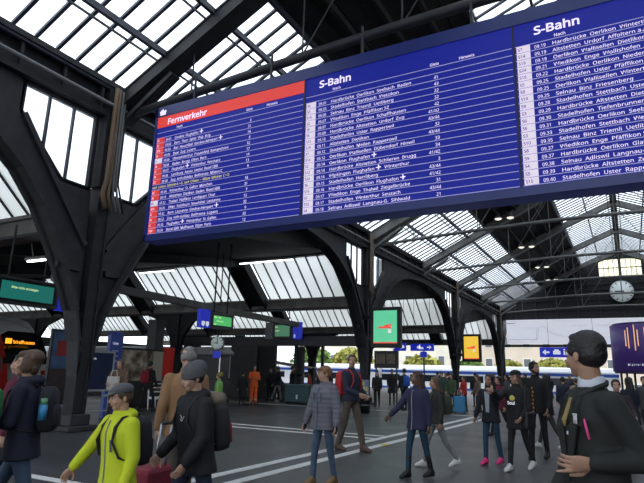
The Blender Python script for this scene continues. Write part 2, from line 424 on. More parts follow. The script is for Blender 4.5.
pts = [(-5.8,.45),(-3.2,.45),(-2.9,.5),(-2.75,1.6),(-2.3,1.75),(-1.7,1.15),(-.8,.8),(1.5,.65),(6,.65)]
for a, b in zip(pts[:-1],pts[1:]): mb.beam((a[0],-.16,a[1]),(b[0],-.16,b[1]),.01,.03,BLINE,up=(0,0,1))
mb.beam((-3.0,-.16,.3),(-3.0,-.16,1.9),.03,.01,BLINE)
for x0,z0,n,ln in ((-4.5,1.55,6,.22),(.2,1.7,5,.28),(2.6,1.75,7,.2),(5.2,1.7,6,.25)):
    for j in range(n):
        x = x0+j*ln; mb.beam((x,-.16,z0+.12*(j%2)),(x+ln*.8,-.16,z0+.12*((j+1)%2)),.01,.03,BLINE)
mb.beam((-6.1,-.16,2.1),(-5.0,-.16,2.1),.01,.07,BLINE)
mb.build('line_drawing', None, bb)
# clock
def clock(loc, r, face, label, axis_rot=0, hour=(9,0)):
    c = empty('station_clock', loc, axis_rot, label=label, cat='clock')
    MB().cyl((0,.12,0), r*1.06, .22, BLACK, 40, 'y').build('case', None, c)
    MB().cyl((0,-.005,0), r*.97, .03, face, 40, 'y').build('dial', None, c)
    mb = MB()
    for h in range(60):
        a = 2*PI*h/60; l = .20 if h%5 == 0 else .06; wd = .07 if h%5 == 0 else .025
        if r < .5 and h%5: continue
        d = Vector((math.sin(a),0,math.cos(a)))
        mb.beam(Vector((0,-.025,0))+d*r*(.93-l), Vector((0,-.025,0))+d*r*.93, r*wd, .01, BLACK, up=(0,1,0))
    mb.build('hour_marks', None, c)
    mb = MB()
    hh, mm = hour
    for a, l, wd in ((2*PI*(hh+mm/60)/12,.58,.11),(2*PI*mm/60,.86,.085)):
        d = Vector((math.sin(a),0,math.cos(a)))
        mb.beam(Vector((0,-.04,0))-d*r*.18, Vector((0,-.04,0))+d*r*l, r*wd, .015, BLACK, up=(0,1,0))
    mb.build('hands', None, c)
    return c
CF = mat('clock_face', (.78,.84,.84), .5, emit=(.8,.9,.9), estr=.15)
ck = clock((-.02,Y1-.7,9.85), 1.05, CF, 'large round white station clock hanging high on the dark end wall', 0, (9,0))
mb = MB(); mb.box((-.05,.2,-.05),(.05,.5,.05), BLACK); mb.build('bracket', None, ck)

# ------------------------------------------------------------------ train shed behind the arcade (left)
TR = [8.85, 25.35, 41.85, 58.35]
XA, XB = -11.75, -58.0
for k, ty in enumerate(TR):
    # roof deck rising from the previous trough to the top of the glazing
    mb = MB()
    mb.prism([(ty-16.5+.15,5.15),(ty-2.05,7.15),(ty-2.05,7.35),(ty-16.5+.15,5.35)], 'x', XB, XA, SHEDC)
    o = mb.build('ceiling'); o['kind'] = 'structure'
    y0_, y1_ = ty-16.5+2.75, ty-2.0
    mb = MB(); mb.prism([(y0_,5.15+2*(2.6/14.3)),(y1_,7.15),(y1_,7.72),(y0_,7.72)],'x',-11.95,-11.80,SHEDC)
    o = mb.build('trim_%d'%(k+2)); o['kind'] = 'structure'
    xs = [XA, -17.0, -25.4, -33.8, -42.2, -50.6, XB]
    for a, b in zip(xs[:-1], xs[1:]):
        a2 = a if a == XA else a-1.4
        g = struct(MB().add([(a2,ty-.05,5.26),(b,ty-.05,5.26),(b,ty-2.1,7.12),(a2,ty-2.1,7.12)],[(0,1,2,3)],SGLASS), nwin())
        f = MB(); n = max(2,int(round((a2-b)/.62)))
        for j in range(n+1):
            x = a2+(b-a2)*j/n; f.beam((x,ty-.05,5.26),(x,ty-2.1,7.12),.06,.08,STEEL)
        f.build('glazing_bar', None, g)
    mb = MB()
    mb.box((XB,ty-.18,4.72),(XA,ty+.15,5.2), CONC)
    mb.box((XB,ty-.3,5.16),(XA,ty+.25,5.26), CONC); mb.box((XB,ty-.3,4.66),(XA,ty+.25,4.74), STEEL)
    mb.box((XB,ty-2.3,7.05),(XA,ty-2.0,7.35), STEEL)
    struct(mb, 'trim_%d'%(k+10))
    for x in xs[1:-1]:
        mb = MB()
        mb.beam((0,0,5.0),(0,-2.1,6.95),.9,.35,STEELB); mb.beam((.52,0,4.9),(.52,-2.3,6.9),.10,.5,STEELB); mb.beam((-.52,0,4.9),(-.52,-2.3,6.9),.10,.5,STEELB)
        mb.beam((0,-2.1,6.95),(0,-16.2,4.9),.5,.4,STEELB)
        o = mb.build('trim_%d'%(20+k)); o['kind'] = 'structure'; o.location = (x-.7,ty,0)
for k, (px, py) in enumerate(((-23.6,25.35),(-23.6,41.85),(-37,25.35),(-37,41.85))):
    sp = empty('shed_post', (px,py,0), label=['dark shed post with flared arch braces behind the older man','dark shed post far behind the low grey building','distant dark shed post near the red train','most distant dark shed post'][k], cat='column')
    MB().box((-.26,-.26,0),(.26,.26,4.66), STEELB).build('shaft', None, sp); MB().box((-.4,-.4,0),(.4,.4,.25), STEELB).build('plinth', None, sp)
    for sg in (-1,1):
        MB().prism([(sg*.26,2.4),(sg*.55,3.4),(sg*1.2,4.2),(sg*2.4,4.62),(sg*2.4,4.72),(sg*.26,4.72)],'y',-.12,.12,STEELB).build('arch_brace', None, sp)
tb = MB().beam((-15,10.6,4.05),(-15,24.9,3.85),.22,.26,CONC).build('tie_beam'); tag(tb,'grey horizontal tie beam running under the shed roof right of the big column','beam')
# strip lamps along the shed ceiling
for (x,y,z,l,lab) in ((-15.6,9.0,4.62,.45,'tiny lit tube lamp close to the left edge of the photo under the shed roof'),(-14.2,9.45,4.25,.75,'slim lit tube lamp just above the right end of the green platform display'),
        (-15.6,22.6,6.8,3.2,'lit white strip lamp at the top of the shed glazing right of centre'),(-23.0,22.6,6.75,2.6,'lit white strip lamp at the top of the shed glazing left of centre'),(-26.8,24.0,6.3,.8,'distant short lit lamp beside the left shed glazing')):
    t = empty('strip_lamp', (x,y,z), label=lab, cat='lamp')
    MB().box((-l/2,-.03,-.02),(l/2,.03,.02), TUBE).build('tube', None, t)
    MB().box((-l/2-.05,-.08,.03),(l/2+.05,.08,.10), RAFT).build('housing', None, t)
    if z < 4.5: MB().tube([(0,-.1,.08),(0,-.25,.55)], .015, RAFT, 6).build('hanging_rod', None, t)

# ------------------------------------------------------------------ big departure board
BL = mat('board_blue', (.006,.012,.20), .5, emit=(.005,.012,.36), estr=.38, spec=.3)
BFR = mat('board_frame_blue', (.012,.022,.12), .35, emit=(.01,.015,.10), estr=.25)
BRED = mat('board_red', (.75,.035,.025), .5, emit=(.85,.06,.045), estr=.40)
BWH = mat('board_white', (.60,.52,.66), .5, emit=(.78,.68,.86), estr=.85)
BBD = mat('board_badge', (.72,.62,.72), .5, emit=(.82,.70,.82), estr=.50)
BYE = mat('board_yellow', (.75,.65,.15), .5, emit=(.9,.8,.25), estr=.45)
BRL = mat('board_rule', (.38,.36,.60), .5, emit=(.40,.38,.66), estr=.38)
BDK = mat('board_gap', (.010,.010,.014), .5)
BY = 9.0
brd = empty('departure_board', (-5,BY,4.28), label='huge blue hanging departure board with red Fernverkehr field and white S-Bahn lists', cat='departure board')
o0 = Vector((-5,BY,4.28))
mb = MB(); mb.box((-9.66,BY+.03,4.28),(2.95,BY+.42,7.64), BFR)
mb.box((-9.66,BY-.03,7.38),(2.95,BY+.05,7.64), BFR); mb.box((-9.66,BY-.03,4.28),(2.95,BY+.05,4.43), BFR)
mb.box((-9.66,BY-.03,4.28),(-9.58,BY+.05,7.64), BFR); mb.box((2.87,BY-.03,4.28),(2.95,BY+.05,7.64), BFR)
for v in mb.v: v -= o0
mb.build('frame', None, brd)
# house pictogram in the corner of the frame
mb = MB(); mb.box((-9.50,BY-.04,7.41),(-9.33,BY-.031,7.49), BWH); mb.prism([(-9.53,7.49),(-9.30,7.49),(-9.34,7.54),(-9.38,7.51),(-9.42,7.57),(-9.48,7.53)],'y',BY-.04,BY-.031,BWH)
for v in mb.v: v -= o0
mb.build('pictogram', None, brd)
mb = MB()
for x in (-8.6,-6.4,-4.2,-2.0,.2,2.2): mb.box((x-.02,BY+.1,7.64),(x+.02,BY+.14,8.35), STEEL)
for v in mb.v: v -= o0
mb.build('hanger', None, brd)
P1 = [('r','IC','09.01','Genève  Flughafen  ✈','3'),('r','IC','09.02','Bern  Thun  Spiez  Visp  Brig','31'),('r','ICN','09.03','Biel  Neuchâtel  Genève-Aéroport  ✈','16'),('r','IR','09.04','Baar  Zug  Luzern','8'),
 ('w','S','09.05','Oberwinterthur  Frauenfeld  Romanshorn','32'),('r','IR','09.06','Baden  Brugg  Olten  Bern','17'),('r','IC','09.07','Flughafen  ✈  Winterthur  Konstanz','14'),('r','IR','09.08','Lenzburg  Aarau  Liestal  Basel SBB','13'),('r','EC','09.09','Zug  Arth-Goldau  Bellinzona  Milano C','9'),
 ('y','','','nach  Lugano  Sektoren A + B,  nach  Chiasso  –  Milano  Sektoren  C + D',''),
 ('r','EC','09.09','Winterthur  St. Gallen  München','18'),('r','IR','09.10','Altstetten  Dietikon  Baden  Basel SBB','31'),('w','RE','09.12','Thalwil  Pfäffikon  Landquart  Chur','7'),('r','ICN','09.30','Olten  Solothurn  Neuchâtel  Lausanne','15'),
 ('r','IC','09.32','Bern  Lausanne  Genève-Aéroport  ✈','32'),('r','IR','09.32','Zug  Arth-Goldau  Bellinzona  Lugano','9'),('r','IC','09.33','Flughafen  ✈  Winterthur  St. Gallen','33'),('r','TGV','09.34','Basel SBB  Mulhouse  Dijon  Paris','12')]
P2 = [('w',a,b,c,d) for a,b,c,d in (('S6','09.01','Hardbrücke  Oerlikon  Seebach  Baden','41'),('S3','09.03','Stadelhofen  Stettbach  Wetzikon','43'),('S10','09.05','Selnau  Binz  Triemli  Uetliberg','22'),('S2','09.07','Wiedikon  Enge  Pfäffikon SZ','32'),
 ('S9','09.07','Hardbrücke  Oerlikon  Schaffhausen','42'),('S5','09.09','Hardbrücke  Altstetten  Urdorf  Zug','41/42'),('S15','09.10','Stadelhofen  Uster  Rapperswil','43/44'),('S19','09.11','Altstetten  Dietikon','32'),('S7','09.12','Stadelhofen  Meilen  Rapperswil','43/44'),
 ('S14','09.12','Oerlikon  Wallisellen  Dübendorf  Hinwil','33'),('S2','09.14','Oerlikon  Flughafen  ✈','34'),('S12','09.14','Hardbrücke  Altstetten  Schlieren  Brugg','41/42'),('S24','09.14','Wipkingen  Flughafen  ✈  Winterthur','3'),('S6','09.15','Stadelhofen  Herrliberg','43/44'),
 ('S16','09.16','Hardbrücke  Oerlikon  Flughafen  ✈','41/42'),('S2','09.17','Wiedikon  Enge  Thalwil  Ziegelbrücke','31'),('S12','09.17','Stadelhofen  Winterthur  Seuzach','43/44'),('S4','09.18','Selnau  Adliswil  Langnau-G.  Sihlwald','21'))]
P3 = [('w',a,b,c,d) for a,b,c,d in (('S7','09.19','Hardbrücke  Oerlikon  Winterthur','41/42'),('S14','09.19','Altstetten  Urdorf  Affoltern a.A.','32'),('S19','09.19','Oerlikon  Wallisellen  Dietlikon','34'),('S24','09.21','Wiedikon  Enge  Wollishofen','31'),
 ('S15','09.22','Hardbrücke  Oerlikon  Niederweningen','42'),('S5','09.25','Stadelhofen  Uster  Pfäffikon','43'),('S8','09.25','Oerlikon  Wallisellen  Winterthur','33'),('S10','09.25','Selnau  Binz  Friesenberg','22'),('S9','09.28','Stadelhofen  Stettbach  Uster','43/44'),
 ('S3','09.29','Hardbrücke  Altstetten  Dietikon','41'),('S6','09.30','Stadelhofen  Tiefenbrunnen','43'),('S6','09.31','Hardbrücke  Oerlikon  Seebach','41/42'),('S3','09.33','Stadelhofen  Stettbach  Wetzikon','44'),('S10','09.35','Selnau  Binz  Triemli  Uetliberg','22'),
 ('S8','09.37','Wiedikon  Enge  Pfäffikon SZ','31'),('S9','09.37','Hardbrücke  Oerlikon  Glattbrugg','42'),('S4','09.38','Selnau  Adliswil  Langnau-G.','21'),('S5','09.39','Hardbrücke  Altstetten  Zug','41'),('S15','09.40','Stadelhofen  Uster  Rapperswil','43/44'))]
PT = .1319
for (x0, head, rows, top) in ((-9.58,'Fernverkehr',P1,18),(-5.42,'S-Bahn',P2,18),(-1.27,'S-Bahn',P3,19)):
    xe = x0+4.13
    pn = MB().box((x0-o0.x,-.01,4.43-o0.z),(xe-o0.x,.04,7.38-o0.z), BL)
    if head == 'Fernverkehr': pn.box((x0-o0.x,-.02,7.09-o0.z),(xe-.0-o0.x,-.009,7.37-o0.z), BRED)
    pn.box((xe-o0.x,-.02,4.43-o0.z),(xe+.035-o0.x,.04,7.38-o0.z), BDK)
    po = pn.build('display_panel', None, brd)
    L_ = MB(); B_ = MB(); R_ = MB(); FSX = .86
    rt = (1,0,0); up = (0,0,1)
    yy = -.022
    sz = .24
    if head == 'Fernverkehr': textmesh(L_, head, .27, (x0+.33-o0.x,yy-.004,7.14-o0.z), rt, up, BWH, sx=1.08, bold=.022)
    else: textmesh(L_, head, .285, (x0+.33-o0.x,yy,7.11-o0.z), rt, up, BWH, sx=1.06, bold=.026)
    textmesh(L_, 'Nach', .105, (x0+.64-o0.x,yy,6.985-o0.z), rt, up, BWH, bold=.01)
    textmesh(L_, 'Gleis', .105, (x0+2.66-o0.x,yy,6.985-o0.z), rt, up, BWH, bold=.01)
    textmesh(L_, 'Hinweis', .105, (x0+3.2-o0.x,yy,6.985-o0.z), rt, up, BWH, bold=.01)
    for k in range(20):
        z = 4.45+PT*k; R_.box((x0+.02-o0.x,-.018,z-.0055-o0.z),(xe-.02-o0.x,-.0105,z+.0055-o0.z), BRL)
    for k, (kind, badge, tm, txt, tr) in enumerate(rows):
        z = 4.45+PT*(len(rows)-1-k) - o0.z; bx = x0+.04-o0.x
        if kind == 'y':
            textmesh(L_, txt, .115, (bx,yy,z+.032), rt, up, BYE, sx=.82, bold=.012); continue
        B_.box((bx,-.020,z+.008),(bx+(.22 if kind=='w' else .24),-.0105,z+PT-.008), BBD if kind == 'w' else BRED)
        textmesh(L_, badge, .105, (bx+.02,yy,z+.035), rt, up, BL if kind == 'w' else BWH, sx=.9, bold=.012)
        textmesh(L_, tm, .116, (bx+.285,yy,z+.022), rt, up, BWH, sx=.86, bold=.004)
        plane = '✈' in txt; a_, _, b_ = txt.partition('✈'); xx = bx+.565; fx = .98 if x0 < -9 else 1.10
        textmesh(L_, a_.rstrip(), .118, (xx,yy,z+.022), rt, up, BWH, sx=fx, bold=.004)
        if plane:
            key = (a_.rstrip(),'LEFT',.004,1.0,1.0); wd = max(v.x for v in _tc[key][0])*.118*fx*(.9 if FONT else 1); cx_ = xx+wd+.085; cz_ = z+.066
            L_.beam((cx_-.05,yy,cz_),(cx_+.05,yy,cz_),.004,.018,BWH); L_.add([(cx_-.012,yy-.002,cz_-.05),(cx_+.012,yy-.002,cz_-.05),(cx_+.022,yy-.002,cz_),(cx_+.012,yy-.002,cz_+.05),(cx_-.012,yy-.002,cz_+.05),(cx_+.0,yy-.002,cz_)],[(0,1,2,3,4,5)],BWH)
            if b_.strip(): textmesh(L_, b_.strip(), .118, (cx_+.12,yy,z+.022), rt, up, BWH, sx=fx, bold=.004)
        if tr: textmesh(L_, tr, .116, (x0+2.82-o0.x,yy,z+.022), rt, up, BWH, align='RIGHT', sx=.92, bold=.004)
    L_.build('lettering', None, po); B_.build('line_badge', None, po); R_.build('ruling', None, po)
#INSERT_REST

# ------------------------------------------------------------------ things in and behind the arcade
GRS = mat('display_green', (.01,.10,.09), .4, emit=(.02,.24,.20), estr=.5)
GRS2 = mat('display_bright_green', (.03,.25,.08), .4, emit=(.10,.55,.16), estr=.7)
GRT = mat('display_letters', (.7,.9,.4), .5, emit=(.75,.95,.45), estr=.9)
HOUS = mat('display_housing', (.07,.075,.08), .5)
ORG = mat('orange_led', (.9,.35,.02), .5, emit=(1,.36,.02), estr=1.6)
def display(name, loc, rz, w, h, cat, label, lines, screen, plate_side=None, plate_txt='', rods=1.2, grey_end=None):
    """local frame: x along the face, front towards -y"""
    t = empty(name, loc, rz, label=label, cat=cat)
    MB().box((-w/2,0,0),(w/2,.22,h), HOUS).build('housing', None, t, bevel=.015)
    mb = MB(); mb.box((-w/2+.06,-.012,.06),(w/2-.06,.0,h-.06), BLACK); mb.box((-w/2+.16,-.018,.12),(w/2-.16,-.012,h-.12), screen)
    sc = mb.build('screen', None, t)
    mb = MB()
    for (txt, x, z, sz) in lines: textmesh(mb, txt, sz, (x,-.022,z), (1,0,0), (0,0,1), GRT, bold=.01)
    if mb.v: mb.build('lettering', None, sc)
    if plate_side:
        pw = .5; x0 = w/2+.03 if plate_side > 0 else -w/2-.03-pw
        mb = MB(); mb.box((x0,-.01,-.02),(x0+pw,.16,h+.04), SIGNB); pl = mb.build('track_plate', None, t)
        mb = MB()
        if plate_txt == 'UU':
            for q_ in (.06,.28): mb.prism([(x0+q_,.20),(x0+q_,.08),(x0+q_+.08,.02),(x0+q_+.16,.08),(x0+q_+.16,.20)],'y',-.016,-.0105,SIGNW)
        else: textmesh(mb, plate_txt, .34, (x0+.06,-.016,.06), (1,0,0), (0,0,1), SIGNW, sx=.8, bold=.02)
        mb.build('lettering', None, pl)
    if grey_end:
        MB().box((-w/2-grey_end,.0,-.02),(-w/2,.22,h+.02), mat('light_grey_housing',(.2,.21,.22),.5)).build('end_box', None, t)
    for x in (-w*.28, w*.28): MB().tube([(x,.11,h),(x,.11,h+rods)], .03, STEEL, 8).build('hanging_rod', None, t)
    return t
RZX = PI/2        # face towards +x
display('platform_display', (-13,8.55,2.86), RZX, 1.72, .66, 'display', 'green platform display reading Bitte nicht einsteigen at the left edge', [('Bitte nicht einsteigen',-.45,.38,.10)], GRS, 1, '4', 1.3)
display('platform_display', (-13,16.25,2.90), RZX, 1.35, .58, 'display', 'bright green platform display beside a blue plate with two white symbols', [('Bern  –  Thun',-.5,.38,.09),('Interlaken Ost',-.35,.25,.08),('Spiez',-.5,.13,.08)], GRS2, -1, 'UU', 2.7)
display('platform_display', (-16.6,26,3.22), .12, 1.2, .86, 'display', 'dim green platform display in a grey housing with slim blue plate right', [('Zug',-.45,.6,.12),('Luzern',-.45,.4,.12)], mat('display_dim_green', (.05,.16,.10), .4, emit=(.10,.30,.17), estr=.5), 1, '8', 1.3, .45)
sc2 = clock((-15.4,19.0,2.57), .27, CF, 'small round platform clock on a bracket near the bright green display', .5, (9,0))
mb = MB(); mb.tube([(0,.12,.25),(0,.12,3.95)], .025, BLACK, 8); mb.build('bracket', None, sc2)
mb = MB(); mb.box((-.16,.05,-.62),(.16,.12,-.34), SIGNB); mb.build('blue_plate', None, sc2)

# advertising screens on the columns
def adscreen(loc, w, h, colmat, label, hl):
    t = empty('advertising_screen', loc, 0, label=label, cat='screen')
    mb = MB(); mb.box((-w/2,0,0),(w/2,.28,h), BLACK); mb.build('housing', None, t, bevel=.02)
    m = .17
    mb = MB(); mb.box((-w/2+m,-.012,m*1.2),(w/2-m,0,h-m), colmat); s_ = mb.build('screen', None, t)
    rm = mat('advert_red', (.7,.08,.05), .5, emit=(.9,.10,.07), estr=.7)
    wm = mat('advert_white', (.8,.8,.75), .5, emit=(.9,.9,.85), estr=.6)
    mb = MB(); mb.box((-w*.22,-.018,h*.47),(w*.2,-.0125,h*.52), rm); mb.prism([(-w*.05,h*.50),(w*.22,h*.54),(w*.22,h*.58),(-w*.02,h*.55)],'y',-.018,-.0125,rm)
    mb.box((w*.10,-.018,h*.36),(w*.2,-.0125,h*.45), wm); mb.box((-w/2+m,-.018,m*1.2),(w/2-m,-.0125,m*1.55), rm)
    mb.build('advert_motif', None, s_)
    mb = MB(); mb.box((-w/2-.75,.05,h*.7),(-w/2,.18,h*.8), BLACK); mb.box((-w/2-.75,.05,h*.2),(-w/2,.18,h*.3), BLACK); mb.build('bracket', None, t)
    return t
adscreen((-10.1,24.9,2.69), 1.54, 1.93, mat('advert_green', (.10,.55,.30), .4, emit=(.15,.72,.40), estr=.62), 'tall mint green advertising screen in a black frame on the second column', 0)
adscreen((-9.95,41.0,2.52), 1.38, 1.98, mat('advert_yellow', (.8,.5,.05), .4, emit=(.95,.60,.06), estr=.75), 'tall orange yellow advertising screen in a black frame on the third column', 0)
t = empty('notice_case', (-10.1,25.0,0), label='dark notice case on two legs under the green advertising screen', cat='notice board')
MB().box((-.6,0,1.75),(.6,.12,2.55), BLACK).build('case', None, t)
nm_ = mat('notice_brown',(.16,.12,.09),.7,noise=.5,nscale=7)
MB().box((-.5,-.01,1.95),(-.05,0,2.4), nm_).box((.02,-.01,1.95),(.45,0,2.4), nm_).build('notice', None, t)
MB().box((-.55,.02,0),(-.49,.08,1.75), BLACK).build('leg', None, t); MB().box((.49,.02,0),(.55,.08,1.75), BLACK).build('leg', None, t)

def arrow(mb, x, z, s_, d, m, y=-.02):
    mb.prism([(x,z-s_*.12),(x+d*s_*.5,z-s_*.12),(x+d*s_*.5,z-s_*.42),(x+d*s_,z),(x+d*s_*.5,z+s_*.42),(x+d*s_*.5,z+s_*.12),(x,z+s_*.12)], 'y', y, y+.006, m)
def picto(mb, x, z, s_, m, k, y=-.02):
    if k == 0: mb.box((x,y,z-s_*.3),(x+s_,y+.006,z+s_*.2), m); mb.box((x+s_*.2,y,z+s_*.2),(x+s_*.8,y+.006,z+s_*.42), m)
    else: mb.box((x,y,z-s_*.4),(x+s_*.25,y+.006,z+s_*.3), m); mb.box((x+s_*.4,y,z-s_*.4),(x+s_*.9,y+.006,z+s_*.05), m); mb.cyl((x+s_*.12,y+.003,z+s_*.45), s_*.12,.006,m,10,'y')
def wayfinding(loc, w, h, rods, label, left, rz=0):
    t = empty('wayfinding_sign', loc, rz, label=label, cat='sign')
    MB().box((-w/2,0,0),(w/2,.16,h), SIGNB).build('panel', None, t)
    mb = MB()
    if left: arrow(mb, -w/2+h*.95, h/2, h*.7, -1, SIGNW); picto(mb,-w/2+h*1.3,h/2,h*.7,SIGNW,0); picto(mb,-w/2+h*2.3,h/2,h*.6,SIGNW,1); textmesh(mb,'Bahnhofplatz',h*.42,(-.3,-.02,h*.34),(1,0,0),(0,0,1),SIGNW,bold=.01)
    else: picto(mb,-w/2+h*1.0,h/2,h*.55,SIGNW,0)
    arrow(mb, w/2-h*.95, h/2, h*.7, 1, SIGNW); picto(mb, w/2-h*2.1, h/2, h*.7, SIGNW, 1)
    mb.build('symbols', None, t)
    for x in (-w*.35,w*.35): MB().tube([(x,.08,h),(x,.08,h+rods)], .012, BLACK, 8).build('hanging_rod', None, t)
    return t
wayfinding((-3.65,45,3.05), 4.35, .72, 8.2, 'long blue wayfinding sign with white arrows hanging in front of the white billboard', True)
t = wayfinding((-11.0,33,2.92), 1.45, .42, 4.4, 'small blue wayfinding sign with white symbols between the two advertising screens', False)
MB().tube([(.1,.08,-2.92),(.1,.08,0)], .05, BLACK, 8).build('pole', None, t)
MB().box((-.1,0,-.38),(.28,.12,-.04), SIGNB).build('lower_plate', None, t)
t = wayfinding((-12.3,32.6,2.9), .8, .48, 2.8, 'blue wayfinding panel partly hidden behind the green advertising screen', False)

# purple kiosk
PUR = mat('kiosk_purple', (.045,.022,.13), .45, emit=(.05,.025,.16), estr=.25)
k_ = empty('round_kiosk', (1.0,31.5,0), label='round purple kiosk drum with glowing vertical light bars at the right edge', cat='kiosk')
MB().cyl((0,0,3.0), 1.72, 2.2, PUR, 48).build('drum', None, k_)
MB().cyl((0,0,4.14), 1.60, .08, mat('kiosk_cap',(.03,.03,.06),.5), 48).cyl((0,0,1.86), 1.66, .08, mat('kiosk_ring',(.10,.08,.16),.5), 48).build('rim', None, k_)
mb = MB()
ang0 = math.atan2(-31.5,-1.0)
for j in range(12):
    a = ang0-.62+(j//2)*.25+(j%2)*.08; hh = .75+.12*((j*7)%3)
    p = Vector((math.cos(a)*1.735, math.sin(a)*1.735, 0)); mb.beam(p+Vector((0,0,3.05-.1*(j%3))), p+Vector((0,0,3.05+hh)), .035,.02, mat('warm_light_bar',(.7,.4,.2),.5,emit=(1,.55,.28),estr=.75), up=p)
mb.build('light_bar', None, k_)
mb = MB()
for j, ch in enumerate('Bistro-Bar'):
    a = ang0-.62+j*.052; p = Vector((math.cos(a)*1.73, math.sin(a)*1.73, 2.16)); tv = Vector((-math.sin(a), math.cos(a), 0))
    textmesh(mb, ch, .17, p, tv, (0,0,1), SIGNW, bold=.02, off=.002)
mb.build('lettering', None, k_)
for j in range(8):
    a = ang0+j*PI/4+.2; MB().tube([(math.cos(a)*1.4,math.sin(a)*1.4,0),(math.cos(a)*1.4,math.sin(a)*1.4,1.85)], .05, BLACK, 8).build('post', None, k_)
MB().cyl((0,0,.52), 1.15, 1.04, mat('kiosk_counter',(.05,.05,.05),.5), 32).cyl((0,0,1.06), 1.3, .05, CHROME, 32).build('counter', None, k_)

# info board, totem, poster wall, bench
IB = mat('info_blue', (.012,.022,.07), .35)
t = empty('information_board', (-12.3,10.45,0), PI/2, label='dark blue information board in a silver frame on legs behind the big column', cat='notice board')
MB().box((-.40,0,.86),(.40,.05,1.80), IB).build('panel', None, t)
mb = MB()
for a,b in (((-.42,-.02,.82),(-.37,.07,1.84)),((.37,-.02,.82),(.42,.07,1.84)),((-.42,-.02,1.80),(.42,.07,1.85)),((-.42,-.02,.81),(.42,.07,.86))): mb.box(a,b,mat('silver_frame',(.35,.36,.38),.4))
mb.build('frame', None, t)
for x in (-.40,.37): MB().box((x,0,0),(x+.03,.05,.82), mat('silver_frame',(.35,.36,.38),.4)).build('leg', None, t)
MB().box((-.42,0,.3),(.42,.04,.33), mat('silver_frame',(.35,.36,.38),.4)).build('stretcher', None, t)
mb = MB(); textmesh(mb,'Info',.09,(-.3,-.004,1.62),(1,0,0),(0,0,1),SIGNW,bold=.01); mb.build('lettering', None, t)
t = empty('information_totem', (-13.5,11.95,0), PI/2, label='tall narrow dark blue totem with rounded top behind the information board', cat='sign')
mb = MB(); mb.prism([(-.24,0),(.24,0),(.24,2.38),(.18,2.48),(-.18,2.48),(-.24,2.38)],'y',0,.14,mat('totem_blue',(.02,.04,.16),.4,emit=(.02,.04,.2),estr=.2)); mb.build('body', None, t)
mb = MB()
textmesh(mb,'Gleis',.13,(-.16,-.008,2.1),(1,0,0),(0,0,1),SIGNW,bold=.01)
for z in (1.9,1.75,1.6): mb.box((-.15,-.008,z),(.08,-.001,z+.03), mat('totem_text',(.4,.45,.6),.5))
mb.build('lettering', None, t)
t = empty('poster_wall', (-16,15.45,0), PI/2, label='wide sepia photo poster on a low wall left of the red panel', cat='poster')
pm = bpy.data.materials.new('sepia_poster'); pm.use_nodes = True; nt = pm.node_tree; N = nt.nodes; L = nt.links
tc = N.new('ShaderNodeTexCoord'); vo = N.new('ShaderNodeTexNoise'); vo.inputs['Scale'].default_value = 2.2; vo.inputs['Detail'].default_value = 4; L.new(tc.outputs['Object'], vo.inputs['Vector'])
rp = N.new('ShaderNodeValToRGB'); e = rp.color_ramp.elements; e[0].position=.38; e[0].color=(.05,.035,.025,1); e[1].position=.62; e[1].color=(.55,.47,.35,1); q=e.new(.5); q.color=(.24,.17,.11,1)
L.new(vo.outputs[0], rp.inputs[0]); L.new(rp.outputs[0], N['Principled BSDF'].inputs['Base Color'])
MB().box((-1.05,-.01,.98),(.55,.03,2.08), pm).build('poster', None, t)
MB().box((.55,-.01,.98),(1.05,.03,2.08), mat('poster_cream',(.42,.38,.29),.6)).build('margin', None, t)
MB().box((-1.1,.03,0),(1.1,.15,2.15), BLACK).build('backing_wall', None, t)
t = empty('red_panel', (-18,18.85,0), PI/2, label='flat bright red upright panel beside the sepia poster', cat='panel')
MB().box((-.40,0,1.1),(.40,.06,2.36), mat('panel_red',(.50,.03,.025),.5,emit=(.5,.03,.02),estr=.12)).build('face', None, t)
MB().box((-.40,.0,0),(-.34,.06,1.1), BLACK).build('leg', None, t); MB().box((.34,.0,0),(.40,.06,1.1), BLACK).build('leg', None, t)
t = empty('platform_bench', (-15,15.6,0), PI/2, label='pale slatted metal bench in front of the sepia poster', cat='bench')
for z,y in ((.42,-.25),(.43,-.10),(.44,.05),(.62,.16),(.76,.18),(.90,.20)): MB().box((-.55,y-.05,z-.02),(.85,y+.04,z+.02), WHITE).build('slat', None, t)
for x in (-.5,.15,.8): MB().beam((x,-.2,0),(x,-.15,.4),.04,.04,CHROME).beam((x,.14,0),(x,.2,.92),.04,.04,CHROME).beam((x,-.25,.39),(x,.15,.4),.04,.04,CHROME).build('leg', None, t)
t = empty('grey_pier', (-18,18.0,0), label='plain dark grey rectangular pier rising behind the sepia poster', cat='pillar')
MB().box((-.25,-.25,0),(.25,.25,3.5), mat('pier_grey',(.07,.072,.075),.7)).box((-.36,-.41,0),(.36,.41,.3), BLACK).build('shaft', None, t)

t = empty('advertising_poster', (-16.5,12.55,0), PI/2, label='upright poster panel in blue and red behind the woman in the navy jacket', cat='poster')
MB().box((-.62,.0,.2),(.62,.10,2.62), mat('poster_backing',(.03,.03,.035),.5)).build('backing', None, t)
MB().box((-.56,-.02,1.35),(.56,.0,2.55), mat('poster_sky_blue',(.06,.13,.24),.5,noise=.4,nscale=2)).build('upper_print', None, t)
MB().box((-.56,-.02,.3),(.56,.0,1.35), mat('poster_dark_print',(.05,.03,.03),.5,noise=.5,nscale=4)).build('lower_print', None, t)
MB().box((-.40,-.03,1.75),(-.02,-.02,2.25), mat('poster_red_patch',(.35,.03,.03),.5)).build('red_patch', None, t)
for x in (-.5,.5): MB().box((x-.04,0,0),(x+.04,.1,.2), BLACK).build('foot', None, t)
t = empty('snack_kiosk', (-16.9,20.2,0), .25, label='small dark kiosk with a pale rounded roof below the small round clock', cat='kiosk')
